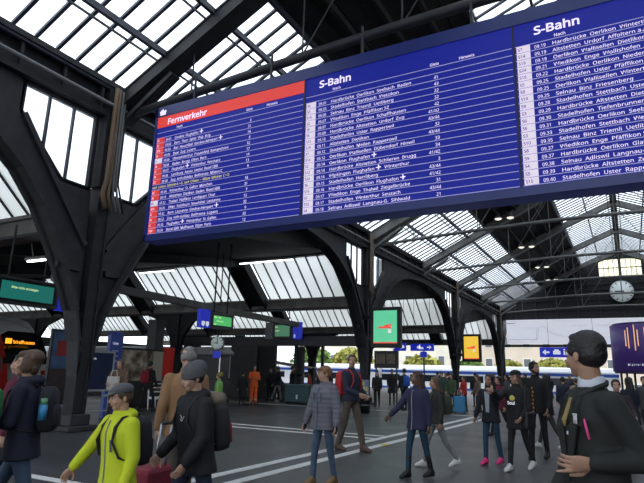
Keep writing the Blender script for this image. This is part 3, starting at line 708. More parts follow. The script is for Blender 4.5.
MB().box((-.95,-.6,0),(.95,.6,1.0), mat('kiosk_base_dark',(.04,.04,.045),.5)).build('counter', None, t)
MB().box((-.9,-.5,1.0),(.9,.5,2.1), TDK if 'train_glass' in MATS else BLACK).build('glazing', None, t)
MB().loft([[Vector((1.15*k_*math.copysign(abs(math.cos(2*PI*q/24))**.5,math.cos(2*PI*q/24)),.75*k_*math.copysign(abs(math.sin(2*PI*q/24))**.5,math.sin(2*PI*q/24)),z)) for q in range(24)] for z,k_ in ((2.08,.95),(2.12,1.0),(2.25,1.0),(2.36,.9),(2.42,.6))], mat('kiosk_roof_pale',(.34,.33,.32),.6)).build('roof', None, t)
for x in (-.9,.86): MB().box((x,-.54,1.0),(x+.04,-.50,2.1), CHROME).build('post', None, t)

# low shop building across the platform heads
SG = mat('shop_grey', (.085,.088,.092), .6, noise=.15, nscale=1)
sb = empty('platform_building', (-18,27,0), label='long low grey building with a flat fascia behind the orange worker', cat='building')
def sbx(name, a, b, m): return MB().box((a[0]+18,a[1]-27,a[2]),(b[0]+18,b[1]-27,b[2]), m).build(name, None, sb)
sbx('fascia', (-24.5,26.8,2.88),(-12.2,27.2,3.40), SG)
sbx('roof', (-24.5,27.2,3.2),(-12.2,29.5,3.4), SG)
sbx('wall_panel', (-20.75,26.95,0),(-18.87,27.2,2.88), SG)
sbx('wall_panel', (-24.5,26.95,0),(-23.3,27.2,2.88), SG)
dr = sbx('door', (-18.87,27.1,0),(-17.7,27.16,2.88), BLACK)
MB().box((-17.85+18,.02,1.0),(-17.80+18,.08,1.3), CHROME).build('handle', None, dr)
for x in (-17.65,-16.3,-14.6): sbx('post', (x-.07,26.95,0),(x+.07,27.1,2.88), BLACK)
sbx('post', (-16.55,27.3,0),(-16.05,27.6,2.88), SG)
sbx('sill', (-23.3,26.95,0),(-20.75,27.15,1.0), SG)
sbx('parapet', (-17.7,27.6,0),(-12.4,27.75,.85), mat('parapet_grey',(.12,.12,.12),.7))
t = empty('market_awning', (-20.5,33,0), label='red and white striped awning seen through the building opening', cat='awning')
mb = MB()
for j in range(6):
    y0 = -1.5+j*.5; mb.add([(-1.8,y0,2.2),(-1.8,y0+.5,2.2),(1.6,y0+.5,1.75),(1.6,y0,1.75)],[(0,1,2,3)], mat('awning_red',(.35,.03,.03),.7) if j%2 == 0 else WHITE)
o = mb.build('canopy', None, t); sol = o.modifiers.new('s','SOLIDIFY'); sol.thickness = .03
for x,z in ((-1.7,2.2),(1.5,1.77)):
    for y in (-1.4,1.4): MB().tube([(x,y,0),(x,y,z)],.03,CHROME,8).build('pole', None, t)

# trains
TRED = mat('train_red', (.50,.02,.015), .3); TWH = mat('train_white', (.62,.63,.64), .35); TDK = mat('train_glass', (.012,.015,.02), .12); TGR = mat('train_underframe',(.05,.05,.05),.7)
TBL = mat('train_blue', (.02,.07,.35), .35)
def train(name, loc, rz, ln, label, nose, mats, cat='train'):
    """local: +x is the nose direction, body from x=-ln to 0"""
    body, stripe, low = mats
    t = empty(name, loc, rz, label=label, cat=cat)
    prof = [(-1.42,.55),(-1.5,.9),(-1.5,2.9),(-1.38,3.4),(-1.0,3.75),(-.4,3.9),(.4,3.9),(1.0,3.75),(1.38,3.4),(1.5,2.9),(1.5,.9),(1.42,.55)]
    rings = []
    xs = [(-ln,1),(-1.6 if nose else -.02,1)]+([(-1.0,.97),(-.5,.9),(-.15,.78),(0,.6)] if nose else [(0,1)])
    for x, sc in xs: rings.append([Vector((x - (max(0,z-1.6)*.45 if nose and x > -1.5 else 0), y*sc, .55+(z-.55)*(sc if sc < 1 else 1)*(1 if sc == 1 else 1))) for y,z in prof])
    MB().loft(rings, body, smooth=False).build('car_body', None, t)
    for sg in (-1,1):
        MB().box((-ln,sg*1.5-.03,2.0),(-2.0,sg*1.5+.03,2.75), TDK).build('window_band', None, t)
        MB().box((-ln,sg*1.5-.02,.9),(-2.0,sg*1.5+.02,1.35), stripe).build('stripe', None, t)
        if stripe is TBL: MB().box((-ln,sg*1.47-.05,2.95),(0,sg*1.47+.05,3.25), stripe).build('stripe', None, t)
        for k in range(int(ln//5)):
            MB().box((-3-5*k-.65,sg*1.5-.045,.95),(-3-5*k+.65,sg*1.5+.045,2.85), low).build('door', None, t)
    MB().box((-ln,-1.2,.25),(-1.2,1.2,.6), TGR).build('underframe', None, t)
    for k in range(max(2,int(ln//7))):
        for sg in (-1,1): MB().cyl((-3-7*k,sg*.75,.42),.42,.12,TGR,20,'y').build('wheel', None, t)
    return t
tr = train('railway_train', (-23.2,15.55,-.35), 0, 30, 'red and white train nose with dark windscreen and orange destination display at far left', True, (TWH,TRED,TRED))
# windscreen, destination display, lamps
mb = MB(); mb.add([(-.22,-.95,1.85),(-.22,.95,1.85),(-.35,1.05,2.35),(-.72,.95,3.05),(-.85,.6,3.22),(-.85,-.6,3.22),(-.72,-.95,3.05),(-.35,-1.05,2.35)],[tuple(range(8))],TDK)
for v in mb.v: v.x += .34
o = mb.build('windscreen', None, tr); sol = o.modifiers.new('s','SOLIDIFY'); sol.thickness = .06
mb = MB(); textmesh(mb,'Schaffhausen',.26,(.03,-.62,2.68),(0,1,0),(-.35,0,.94),ORG,bold=.03,sx=.85); mb.box((.02,-.98,2.66),(.04,-.70,2.88),ORG); mb.build('destination_display', None, tr)
for sg in (-1,1): MB().ell((-.02,sg*.8,1.2),(.06,.12,.08),WHITE,10).build('headlamp', None, tr)
MB().prism([(-1.36,.62),(-.55,.62),(-.75,1.7),(-1.05,2.6),(-1.25,3.0),(-1.40,2.2)],'x',-.32,.06,TRED).build('red_band', None, tr)
train('railway_train', (-1.0,67,-1.15), 0, 26, 'pale train with a blue stripe standing beyond the end of the hall', False, (TWH,TBL,TWH))
train('railway_train', (-27.5,67,-1.15), 0, 30, 'pale train with a blue stripe seen far off through the arcade arches', False, (TWH,TBL,TWH))
train('railway_train', (-29.5,39.7,-.4), 0, 26, 'white and red train standing behind the low grey building', False, (TWH,TRED,TWH))

# outdoors beyond the hall
HFA = mat('facade_warm', (.62,.52,.42), .8, noise=.1, nscale=.4); HFB = mat('facade_cream', (.68,.64,.54), .8, noise=.1, nscale=.4)
WINM = mat('house_window', (.12,.13,.14), .3)
def house(loc, w, d, h, m, label, cols, rows):
    t = empty('town_house', loc, label=label, cat='building')
    MB().box((-w/2,0,0),(w/2,d,h), m).build('facade', None, t)
    MB().prism([(-w/2-.4,h),(w/2+.4,h),(w/2-2,h+3),(-w/2+2,h+3)],'y',-.4,d+.4, mat('roof_brown',(.16,.10,.08),.8)).build('roof', None, t)
    for r in range(rows):
        for c in range(cols):
            x = -w/2+w*(c+.5)/cols; z = 1.0+(h-1.5)*r/rows
            f = MB().box((x-.62,-.06,z-.05),(x+.62,0,z+1.75), WHITE).build('window', None, t)
            MB().box((x-.5,-.10,z+.05),(x+.5,-.05,z+1.65), WINM).build('pane', None, f)
house((-8,92,-1.6), 26, 10, 15, HFA, 'warm pink toned town building seen under the white billboard', 9, 4)
house((-42,96,-1.6), 30, 10, 13, HFB, 'cream town building seen beyond the arcade and the far train', 10, 3)
house((17,94,-1.6), 20, 10, 16, HFB, 'cream town building at the far right beyond the end wall', 7, 4)
LEAF = [mat('leaf_green', (.14,.24,.05), .8, noise=.4, nscale=2), mat('leaf_yellow', (.34,.33,.07), .8, noise=.4, nscale=2)]
def tree(loc, r, h, m, label):
    t = empty('street_tree', loc, label=label, cat='tree', group='trees outside the station')
    random.seed(int(abs(loc[0])*10)); mb = MB()
    mb.tube([(0,0,0),(.1,0,h*.4),(0,.1,h*.7)], [.25,.2,.1], mat('bark',(.07,.05,.04),.9), 8); mb.build('trunk', None, t)
    mb = MB()
    for k in range(900):
        u = random.uniform(0,2*PI); v = random.uniform(-1,1); q = r*random.uniform(.55,1)**.6
        c = Vector((q*math.cos(u)*math.sqrt(1-v*v), q*math.sin(u)*math.sqrt(1-v*v), h*.68+q*.75*v)); a = Vector((random.gauss(0,1),random.gauss(0,1),random.gauss(0,1))).normalized(); b = a.orthogonal().normalized()*.28; c2 = a.cross(b)*.9
        mb.add([c-b-c2,c+b-c2,c+b+c2,c-b+c2],[(0,1,2,3)],m)
    mb.build('crown', None, t)
for k,(x,y,r,h,mi,lab) in enumerate(((-36,76,3.2,6.5,1,'yellow green tree seen between the column and the man with the red backpack'),(-26,78,3.0,5.6,1,'yellowing tree right of the green advertising screen, outside'),(-20,80,2.6,5.2,0,'green tree outside, left of the yellow advertising screen'),
  (-14.5,80,2.2,5.4,1,'yellowing tree outside, right of the yellow advertising screen'),(-8.5,77,2.3,5.6,1,'yellowish tree under the white billboard, left part'),(-44,78,3.4,6.5,0,'green tree outside behind the low grey building'))):
    tree((x,y,-1.6), r, h, LEAF[mi], lab)
# far enclosure of the train shed
mb = MB(); mb.box((XB-.3,-10,0),(XB,60,4.6), SHEDC); struct(mb, 'wall_far_left')
t = empty('platform', (-38,20.7,0), label='raised concrete platform beside the red train', cat='platform')
MB().box((-18,-2.2,0),(13,2.2,.35), mat('platform_grey',(.14,.14,.14),.85)).build('slab', None, t)
MB().box((-18,-2.2,.35),(13,-2.05,.36), WHITE).build('edge_line', None, t)

# counters, bins, rack
TEAL = mat('teal_bin', (.012,.07,.08), .45)
t = empty('teal_container', (-14.2,23.9,0), .35, label='big dark teal container with a pale top edge behind the boy in grey', cat='container')
MB().box((-.62,-.35,.05),(.62,.35,.82), TEAL).build('body', None, t, bevel=.04)
MB().box((-.66,-.38,.82),(.66,.38,.88), mat('teal_lid',(.03,.12,.13),.4)).build('lid', None, t)
for x in (-.5,.5):
    for y in (-.28,.28): MB().cyl((x,y,.05),.05,.04,BLACK,12,'y').build('wheel', None, t)
MB().box((-.05,-.36,.2),(.04,-.352,.4), WHITE).build('white_mark', None, t)
t = empty('leaflet_rack', (-9.55,21.2,0), .4, label='leaflet rack with coloured brochures beside the black bin', cat='rack')
MB().box((-.22,0,0),(.22,.2,1.22), mat('rack_grey',(.25,.27,.3),.5)).build('frame', None, t)
for k in range(5):
    for j in range(3): MB().box((-.18+.13*j,-.03,.18+.2*k),(-.07+.13*j,0,.34+.2*k), mat(['leaflet_blue','leaflet_white','leaflet_yellow'][(k+j)%3],[(.08,.2,.5),(.6,.62,.62),(.55,.45,.12)][(k+j)%3],.5)).build('leaflet', None, t)
t = empty('waste_bin', (-9.0,20.1,0), label='small black waste bin on the floor right of the red backpack man', cat='bin')
MB().loft([[Vector((r*math.cos(2*PI*q/20),r*math.sin(2*PI*q/20),z)) for q in range(20)] for r,z in ((.20,0),(.25,.55),(.27,.6),(.25,.6),(.23,.5))], BLACK, cap=True).build('body', None, t)
MB().cyl((0,0,.3),.245,.03,RAFT,20).build('band', None, t)
mb = MB(); mb.add([(0,0,.01),(.14,.02,.02),(.16,.1,.05),(.06,.13,.02),(-.03,.08,.03)],[(0,1,2,3,4)],mat('litter_yellow',(.65,.48,.10),.7)); o = mb.build('paper_litter'); o.location = (-4.65,11.23,0)
sol = o.modifiers.new('s','SOLIDIFY'); sol.thickness = .005
tag(o, 'small crumpled yellow paper on the floor by the double strip', 'litter')

# ------------------------------------------------------------------ people
SKIN = {'l': mat('skin_light',(.46,.27,.19),.55), 'm': mat('skin_medium',(.37,.21,.14),.55), 'd': mat('skin_tan',(.17,.09,.055),.55)}
HAIRC = {'brown':mat('hair_brown',(.085,.050,.030),.6,bump=.5,bscale=40),'dark':mat('hair_dark',(.010,.008,.008),.5,bump=.4,bscale=60),'ginger':mat('hair_ginger',(.20,.10,.045),.6,bump=.5,bscale=50),
 'grey':mat('hair_grey',(.20,.19,.18),.7,bump=.4,bscale=50),'auburn':mat('hair_auburn',(.05,.022,.014),.6,bump=.8,bscale=30),'blonde':mat('hair_blonde',(.30,.21,.11),.6,bump=.5,bscale=50)}
EYEW = mat('eye_white',(.55,.55,.53),.4); EYED = mat('eye_dark',(.02,.014,.01),.3); LIPS = mat('lips',(.30,.10,.08),.5)
def remesh(mb, name, m, vox, parent, smooth=6, loc=None, sfac=.6):
    o = mb.build('tmp'); r = o.modifiers.new('r','REMESH'); r.mode = 'VOXEL'; r.voxel_size = vox
    if smooth: s_ = o.modifiers.new('s','SMOOTH'); s_.iterations = smooth; s_.factor = sfac
    dg = bpy.context.evaluated_depsgraph_get(); dg.update()
    me = bpy.data.meshes.new_from_object(o.evaluated_get(dg)); bpy.data.objects.remove(o)
    me.name = name; me.materials.clear(); me.materials.append(m)
    for p in me.polygons: p.use_smooth = True; p.material_index = 0
    o = bpy.data.objects.new(name, me); COL.objects.link(o)
    if parent: o.parent = parent
    return o
def joinmesh(objs):
    """merge several mesh objects into the first one"""
    a = objs[0]; bm = bmesh.new()
    for o in objs: bm.from_mesh(o.data)
    bm.to_mesh(a.data); bm.free()
    for p in a.data.polygons: p.use_smooth = True
    for o in objs[1:]: bpy.data.objects.remove(o)
    return a
def capsule(mb, a, b, ra, rb, n=12, steps=2):
    a = Vector(a); b = Vector(b)
    pts = [a+(b-a)*i/steps for i in range(steps+1)]; rs = [ra+(rb-ra)*i/steps for i in range(steps+1)]
    mb.tube(pts, rs, None, n); mb.ell(a, ra, None, n); mb.ell(b, rb, None, n)
def ringe(cx, cy, z, rx, ry, n=20, M=None, sq=1.0):
    out = []
    for k in range(n):
        t = 2*PI*k/n; c, s_ = math.cos(t), math.sin(t)
        c = math.copysign(abs(c)**sq, c); s_ = math.copysign(abs(s_)**sq, s_)
        out.append(Vector((cx+rx*c, cy+ry*s_, z)))
    return [M(v) for v in out] if M else out
def hand_mb(mb, wr, d, palm, side, curl=.5, s=1.0, point=False):
    """wrist point, forearm direction, palm normal (towards which fingers curl), side: +1/-1 which side the thumb is"""
    d = d.normalized(); n = (palm - d*palm.dot(d)).normalized(); x = d.cross(n).normalized()*side     # thumb side
    wr = Vector(wr)
    P = lambda a,b,c: wr + d*a*s + x*b*s + n*c*s
    rings = []
    for a, wx, tn in ((-.01,.024,.018),(.02,.032,.017),(.05,.040,.016),(.08,.041,.014),(.092,.038,.011)):
        rings.append([P(a, wx*math.cos(2*PI*k/14), tn*math.sin(2*PI*k/14)) for k in range(14)])
    mb.loft(rings)
    for j, (bx, ln) in enumerate(((.030,.072),(.011,.080),(-.010,.074),(-.030,.058))):
        c = curl*(1 if not (point and j == 0) else .15); ang = 0; p = P(.082,bx,0); r = .0095*s
        dirx = x*(bx*2.2)
        for q, fr in enumerate((.45,.30,.25)):
            ang += c*(.75 if q == 0 else .95)
            dv = (d*math.cos(ang)+n*math.sin(ang)+dirx*.6).normalized(); p2 = p+dv*ln*fr*s*1.05
            capsule(mb, p, p2, r, r*.9, 8, 1); p = p2; r *= .9
    p = P(.02,.026,.006); dv = (d*.62+x*.75+n*.25).normalized(); p2 = p+dv*.042*s; capsule(mb, p, p2, .014*s, .011*s, 8, 1)
    dv = (d*.85+x*.25+n*(.25+curl*.4)).normalized(); p3 = p2+dv*.030*s; capsule(mb, p2, p3, .011*s, .009*s, 8, 1)
    p4 = p3+(dv+n*.2).normalized()*.022*s; capsule(mb, p3, p4, .009*s, .008*s, 8, 1)
def person(loc, face, H, label, *, skin='l', hair='dark', style='short', head=(0,0), lean=0, twist=0,
           legs=((20,8),(-18,14)), arms=((10,8,20,0),(-10,8,20,0)), top=None, topcol=(.02,.02,.03), hem=.84, bulk=1.0, collar=True, hood=False, zip_=None,
           pants=(.02,.02,.03), shoes=(.02,.02,.02), boots=False, hat=None, hatcol=(.05,.05,.05), skirt=None, lod=0, puffer=False, gloves=None, beard=False, hands='relaxed', shirt=None, flared=1.0, group=None, pocket=False):
    """arms/legs: (left... right) seen from the person: index 0 = person's right (-x), 1 = left (+x). arm = swing, out, elbow, inward"""
    s = H/1.75; root = empty('person', (loc[0],loc[1],0), face, label=label, cat='person')
    if group: root['group'] = group
    vox = {0:.014,1:.018,2:.026,3:.034}[lod]*s
    R = math.radians
    tc_ = f'{top or "fabric"}_{tuple(round(c,3) for c in topcol)}'
    TM = mat('cloth_'+('puffer_' if puffer else '')+tc_, topcol, .8, bump=.32 if puffer else .35, bscale=5.2 if puffer else 9, kind='puffer' if puffer else None)
    PM = mat(f'trouser_{tuple(round(c,3) for c in pants)}', pants, .85, noise=.25, nscale=9, bump=.3, bscale=14)
    SM = mat(f'shoe_{tuple(round(c,3) for c in shoes)}', shoes, .6)
    SK = SKIN[skin]
    piv = Vector((0,0,.95*s)); ML = Matrix.Rotation(R(lean),3,'X') @ Matrix.Rotation(0,3,'Z'); 
    TW = Matrix.Rotation(R(twist),3,'Z')
    def U(v):  # upper body transform
        v = Vector(v)*s
        k = max(0,min(1,(v.z/s-1.0)/.35))
        v2 = Matrix.Rotation(R(twist)*k,3,'Z') @ Vector((v.x,v.y,0)); v2.z = v.z
        return piv + ML @ (v2-piv)
    # ---- legs first to find the ground
    LG = []
    for i, (th, kn) in enumerate(legs):
        sd = -1 if i == 0 else 1
        hip = Vector((sd*.085,0,.93))*s
        d1 = Vector((sd*.03,-math.sin(R(th)),-math.cos(R(th)))).normalized(); knee = hip+d1*.43*s
        d2 = Vector((sd*.01,-math.sin(R(th-kn)),-math.cos(R(th-kn)))).normalized(); ank = knee+d2*.42*s
        LG.append((hip,knee,ank,d2))
    dz = .085*s - min(l[2].z for l in LG)
    dzv = Vector((0,0,dz)); LG = [(a+dzv,b+dzv,c+dzv,d) for a,b,c,d in LG]; piv = piv+dzv
    def U(v):
        v = Vector(v)*s
        k = max(0,min(1,(v.z/s-1.0)/.35))
        v2 = Matrix.Rotation(R(twist)*k,3,'Z') @ Vector((v.x,v.y,0)); v2.z = v.z+dz
        return piv + ML @ (v2-piv)
    # ---- arms
    AR = []
    for i, (sw, ou, el, inn) in enumerate(arms):
        sd = -1 if i == 0 else 1
        sh = U((sd*.180,.005,1.395))
        rt = ML @ Matrix.Rotation(R(twist),3,'Z')
        d1 = rt @ Vector((sd*math.sin(R(ou)),-math.sin(R(sw))*math.cos(R(ou)),-math.cos(R(sw))*math.cos(R(ou)))); elb = sh+d1*.285*s
        d2 = (rt @ Vector((sd*(math.sin(R(ou))*.6-math.sin(R(inn))),-math.sin(R(sw+el)),-math.cos(R(sw+el))))).normalized(); wr = elb+d2*.245*s
        AR.append((sh,elb,wr,d2,sd,rt))
    # ---- head
    nb = U((0,.02,1.47)); HC = U((0,-.012,1.75-.118)); 
    HM = Matrix.Rotation(R(head[0]+twist*.5),3,'Z') @ Matrix.Rotation(R(head[1]),3,'X')
    Hh = lambda v: HC + HM @ (Vector(v)*s)
    hr = HM
    parts = []
    mb = MB(); E = lambda c, r, n=16: mb.ell(Hh(c), tuple(q*s for q in r), None, n, HM)
    E((0,.012,.030),(.075,.093,.087),20); E((0,-.022,-.028),(.061,.070,.082),18); E((0,-.050,-.086),(.034,.034,.028),12)
    E((0,-.072,.020),(.050,.020,.012)); E((0,-.100,-.030),(.013,.018,.014),10); capsule(mb, Hh((0,-.090,.012)), Hh((0,-.106,-.026)), .007*s, .010*s, 8)
    E((0,-.088,-.060),(.022,.011,.010),10)
    for q in (-1,1): E((q*.034,-.066,-.036),(.026,.022,.022),10); E((q*.078,.012,-.014),(.009,.019,.030),10)
    mb.tube([Hh((0,.015,-.05)), (Hh((0,.02,-.11))+nb)/2, nb+Vector((0,0,-.03*s))], [.055*s,.054*s,.062*s], None, 14)
    parts.append(remesh(mb, 'body', SK, {0:.0065,1:.009,2:.013,3:.02}[lod]*s, root, 3, sfac=.5))
    # ---- inner body (neck, chest, arms, legs)
    mb = MB()
    mb.loft([ringe(0,0,z,rx,ry,16,U) for z,rx,ry in ((.90,.13,.09),(1.05,.125,.085),(1.25,.14,.09),(1.38,.14,.085),(1.44,.08,.06),(1.49,.052,.052))])
    for (sh,elb,wr,d2,sd,rt) in AR: capsule(mb, sh, elb, .040*s, .034*s, 10); capsule(mb, elb, wr, .034*s, .023*s, 10); capsule(mb, sh, U((sd*.08,0,1.36)), .04*s,.05*s,10)
    for (hip,knee,ank,d2) in LG: capsule(mb, hip, knee, .062*s, .042*s, 10); capsule(mb, knee, ank, .040*s, .028*s, 10); capsule(mb, hip, U((0,0,.95)), .06*s,.07*s,10); capsule(mb, ank, ank+Vector((0,-.10,-.045))*s, .028*s,.024*s,8)
    parts.append(remesh(mb, 'b', SK, max(vox,.018*s), root, 2))
    for (sh,elb,wr,d2,sd,rt) in AR:
        mb = MB(); palm = (rt @ Vector((-sd*1.0,-.0,.25))); 
        hand_mb(mb, wr+d2*.005*s, d2, palm, (1 if sd > 0 else -1)*1, .55 if hands == 'relaxed' else .9 if hands == 'fist' else .5, s*1.0, point=(hands == 'point'))
        if lod < 2: parts.append(remesh(mb, 'h', SK, .0042*s if lod == 0 else .006*s, root, 1, sfac=.4))
        else: parts.append(mb.build('h', SK, root))
    body = joinmesh(parts); body.name = 'body'
    # ---- face parts
    if lod < 3:
        for q in (-1,1):
            mb = MB(); mb.ell(Hh((q*.030,-.079,.002)), (.013*s,.009*s,.008*s), EYEW, 10, HM); mb.ell(Hh((q*.030,-.0865,.002)), (.0062*s,.003*s,.0065*s), EYED, 10, HM)
            mb.build('eye', None, body)
            if lod < 2: MB().tube([Hh((q*.014,-.092,.020)),Hh((q*.030,-.091,.026)),Hh((q*.047,-.080,.021))], .0035*s, HAIRC[hair], 6).build('eyebrow', None, body)
        mb = MB(); mb.ell(Hh((0,-.0985,-.060)), (.021*s,.004*s,.007*s), LIPS, 12, HM); mb.build('lips', None, body)
    # ---- hair
    hv = {0:.008,1:.011,2:.016,3:.024}[lod]*s; HR = HAIRC[hair]; mb = MB()
    E = lambda c, r, n=18: mb.ell(Hh(c), tuple(q*s for q in r), None, n, HM)
    if style == 'bald':
        for q in (-1,1): E((q*.062,.025,.005),(.026,.062,.050))
        E((0,.080,.010),(.068,.036,.062)); E((0,.03,.075),(.060,.070,.050))
    else:
        E((0,.026,.048),(.083,.097,.083)); E((0,.045,.005),(.080,.075,.075))
        E((0,-.030,.090),(.058,.040,.026))
        for q in (-1,1): E((q*.066,-.005,.03),(.018,.045,.045))
        if style == 'fringe': E((0,-.068,.070),(.060,.028,.028)); 
        if style in ('bob',):
            E((0,-.060,.074),(.062,.034,.032))
            for q in (-1,1): E((q*.066,.0,-.02),(.028,.055,.075))
            E((0,.062,-.04),(.080,.05,.07)); E((0,.05,.06),(.092,.088,.075))
        if style in ('long','curly','ponytail'):
            k = 1.45 if style == 'curly' else 1
            if style != 'ponytail':
                for q in (-1,1): capsule(mb, Hh((q*.062,.01,.0)), Hh((q*.080,.05,-.16)), .026*s*k, .032*s*k, 10); capsule(mb, Hh((q*.080,.05,-.16)), Hh((q*.085,.065,-.27)), .032*s*k, .022*s*k, 10)
                capsule(mb, Hh((0,.07,.0)), Hh((0,.105,-.18)), .066*s, .060*s*k, 12); capsule(mb, Hh((0,.105,-.18)), Hh((0,.12,-.30*(1.1 if k>1 else 1))), .060*s*k, .035*s, 12)
            else: capsule(mb, Hh((0,.11,.04)), Hh((0,.15,-.06)), .03*s, .036*s, 10); capsule(mb, Hh((0,.15,-.06)), Hh((0,.13,-.2)), .036*s, .015*s, 10)
    if beard: 
        E((0,-.055,-.090),(.046,.044,.034)); 
        for q in (-1,1): E((q*.052,-.025,-.06),(.016,.035,.035))
    ho = remesh(mb, 'hair', HR, hv, body, 2, sfac=.5)
    # ---- hat
    if hat:
        HT = mat(f'hat_{tuple(round(c,3) for c in hatcol)}', hatcol, .9, bump=.6 if hat == 'beanie' else .2, bscale=30)
        mb = MB(); E = lambda c, r, n=18: mb.ell(Hh(c), tuple(q*s for q in r), None, n, HM)
        if hat == 'beanie':
            E((0,.024,.050),(.100,.116,.100)); E((0,.065,.075),(.085,.095,.080)); mb.loft([[Hh((.100*math.cos(2*PI*k/22),.017+.116*math.sin(2*PI*k/22),z)) for k in range(22)] for z in (.000,.060)])
            remesh(mb, 'knit_hat', HT, hv, root, 3)
        else:
            E((0,.020,.070),(.092,.108,.062)); mb.loft([[Hh((.092*math.cos(2*PI*k/22),.018+.108*math.sin(2*PI*k/22),z)) for k in range(22)] for z in (.045,.085)])
            rg = []
            for t_ in range(7):
                a_ = -.62+t_*1.24/6; rg.append([Hh((math.sin(a_)*.09, -math.cos(a_)*.085, .052)),Hh((math.sin(a_)*.115,-.05-math.cos(a_)*.12,.036)),Hh((math.sin(a_)*.115,-.05-math.cos(a_)*.12,.028)),Hh((math.sin(a_)*.09,-math.cos(a_)*.085,.042))])
            mb.loft(rg, None, False)
            remesh(mb, 'cap', HT, min(hv,.009*s), root, 1)
    # ---- top garment
    b = bulk; mb = MB()
    hz = hem; ff = .165+.02*b+max(0,(.95-hem))*.10*flared
    rings = [(hz,ff*1.0+.002,.118+.02*b+max(0,.95-hem)*.05),(max(hz+.02,.93),.160+.018*b,.112+.018*b),(1.06,.142+.022*b,.100+.022*b),(1.20,.150+.024*b,.108+.022*b),(1.32,.172+.020*b,.112+.020*b),(1.39,.172+.012*b,.100+.014*b),(1.435,.115+.012*b,.082+.012*b),(1.47,.076,.070),(1.50 if collar else 1.475,.068,.066)]
    mb.loft([ringe(0,.004,z,rx,ry,22,U,.92) for z,rx,ry in rings])
    for (sh,elb,wr,d2,sd,rt) in AR:
        q = .012*b
        mb.ell(sh-Vector((0,0,.012*s)), (.052+q)*s, None, 14); capsule(mb, sh, elb, (.052+q)*s, (.043+q)*s, 12, 3); capsule(mb, elb, wr-d2*.012*s, (.043+q)*s, (.032+q*.8)*s, 12, 3)
        capsule(mb, sh, U((sd*.07,.0,1.37)), (.055+q)*s, (.07)*s, 10)
    if hood:
        c = U((0,.085,1.475)); mb.ell(c, (.115*s,.070*s,.055*s), None, 16); 
        for q in (-1,1): capsule(mb, U((q*.085,.05,1.475)), U((q*.05,-.065,1.445)), .036*s, .024*s, 10)
    if collar: mb.loft([ringe(0,.0,z,r_,r_*.98,18,U) for z,r_ in ((1.44,.080),(1.515,.072))])
    jk = remesh(mb, top or 'jacket', TM, vox*.75, root, 8 if lod < 2 else 4)
    if puffer:
        pass
    if zip_ is not None:
        ZM = mat(f'zip_{tuple(zip_)}', zip_, .5)
        mb = MB(); pts = []
        for z,rx,ry in [(r_[0],r_[1],r_[2]) for r_ in rings[:-2]]: pts.append(U((0,.004-ry-.004,z)))
        mb.tube(pts, .0065*s, ZM, 6); mb.build('zip', None, jk)
    if shirt is not None:
        SHM = mat(f'shirt_{tuple(shirt)}', shirt, .8)
        mb = MB(); mb.prism([(-.035,1.0),(.035,1.0),(.055,1.40),(-.055,1.40)],'y',-.01,.01,SHM)
        vs = []
        for v in mb.v:
            z = v.z; ry = .102+.022*b if z < 1.2 else .105
            vs.append(U((v.x, -(.100+.024*b) + (v.y) + .004 - (.010 if z > 1.3 else .0)*0, z)))
        mb.v = vs; mb.build('shirt', None, root)
    # cuffs for gloves
    if gloves is not None:
        GM = mat('glove_fabric', gloves, .8)
        for (sh,elb,wr,d2,sd,rt) in AR:
            mb = MB(); mb.ell(wr+d2*.05*s, (.038*s,.032*s,.05*s), None, 12); capsule(mb, wr, wr+d2*.1*s, .028*s,.024*s,10); remesh(mb,'glove',GM,.012*s,root,2)
    # ---- trousers
    mb = MB()
    mb.loft([[v for v in ringe(0,.004,z,rx,ry,20,U)] for z,rx,ry in ((.87,.150,.108),(.95,.158,.115),(1.04,.138,.098))])
    for (hip,knee,ank,d2) in LG:
        capsule(mb, hip, knee, .086*s, .058*s*flared, 14, 3); capsule(mb, knee, ank+Vector((0,.0,.01)), .057*s*flared, (.044 if not boots else .042)*s*flared, 14, 3); mb.ell(hip+Vector((0,.03*s,-.02*s)), .088*s, None, 14)
    remesh(mb, 'trousers', PM, vox, root, 3)
    # ---- shoes
    for i, (hip,knee,ank,d2) in enumerate(LG):
        lift = ank.z-.085*s; pitch = -min(35, lift/s*220) if lift > .02*s and ank.y > 0 else 0
        RM = Matrix.Rotation(R(-pitch),3,'X')
        F = lambda v: ank + RM @ (Vector(v)*s)
        mb = MB()
        rg = []
        for y,wx,h_ in ((.062,.020,.03),(.055,.036,.055),(.02,.038,.075),(-.04,.042,.070),(-.10,.048,.048),(-.155,.046,.036),(-.19,.030,.026),(-.20,.015,.018)):
            rg.append([F((wx*math.cos(2*PI*k/16), y, -.083+max(0,h_+h_*math.sin(2*PI*k/16)))) for k in range(16)])
        mb.loft(rg)
        capsule(mb, F((0,.012,-.03)), ank+(knee-ank)*(.62 if boots else .10), .042*s, (.052 if boots else .040)*s, 12)
        remesh(mb, 'boot' if boots else 'shoe', SM, .011*s if lod < 2 else .02*s, root, 2)
    root['_'] = 0; del root['_']
    info = dict(root=root, U=U, AR=AR, LG=LG, s=s, H=Hh, HM=HM, dz=dz)
    return info
def W(info, p):
    r = info['root']; return Vector((r.location.x,r.location.y,0)) + Matrix.Rotation(r.rotation_euler.z,3,'Z') @ Vector(p)
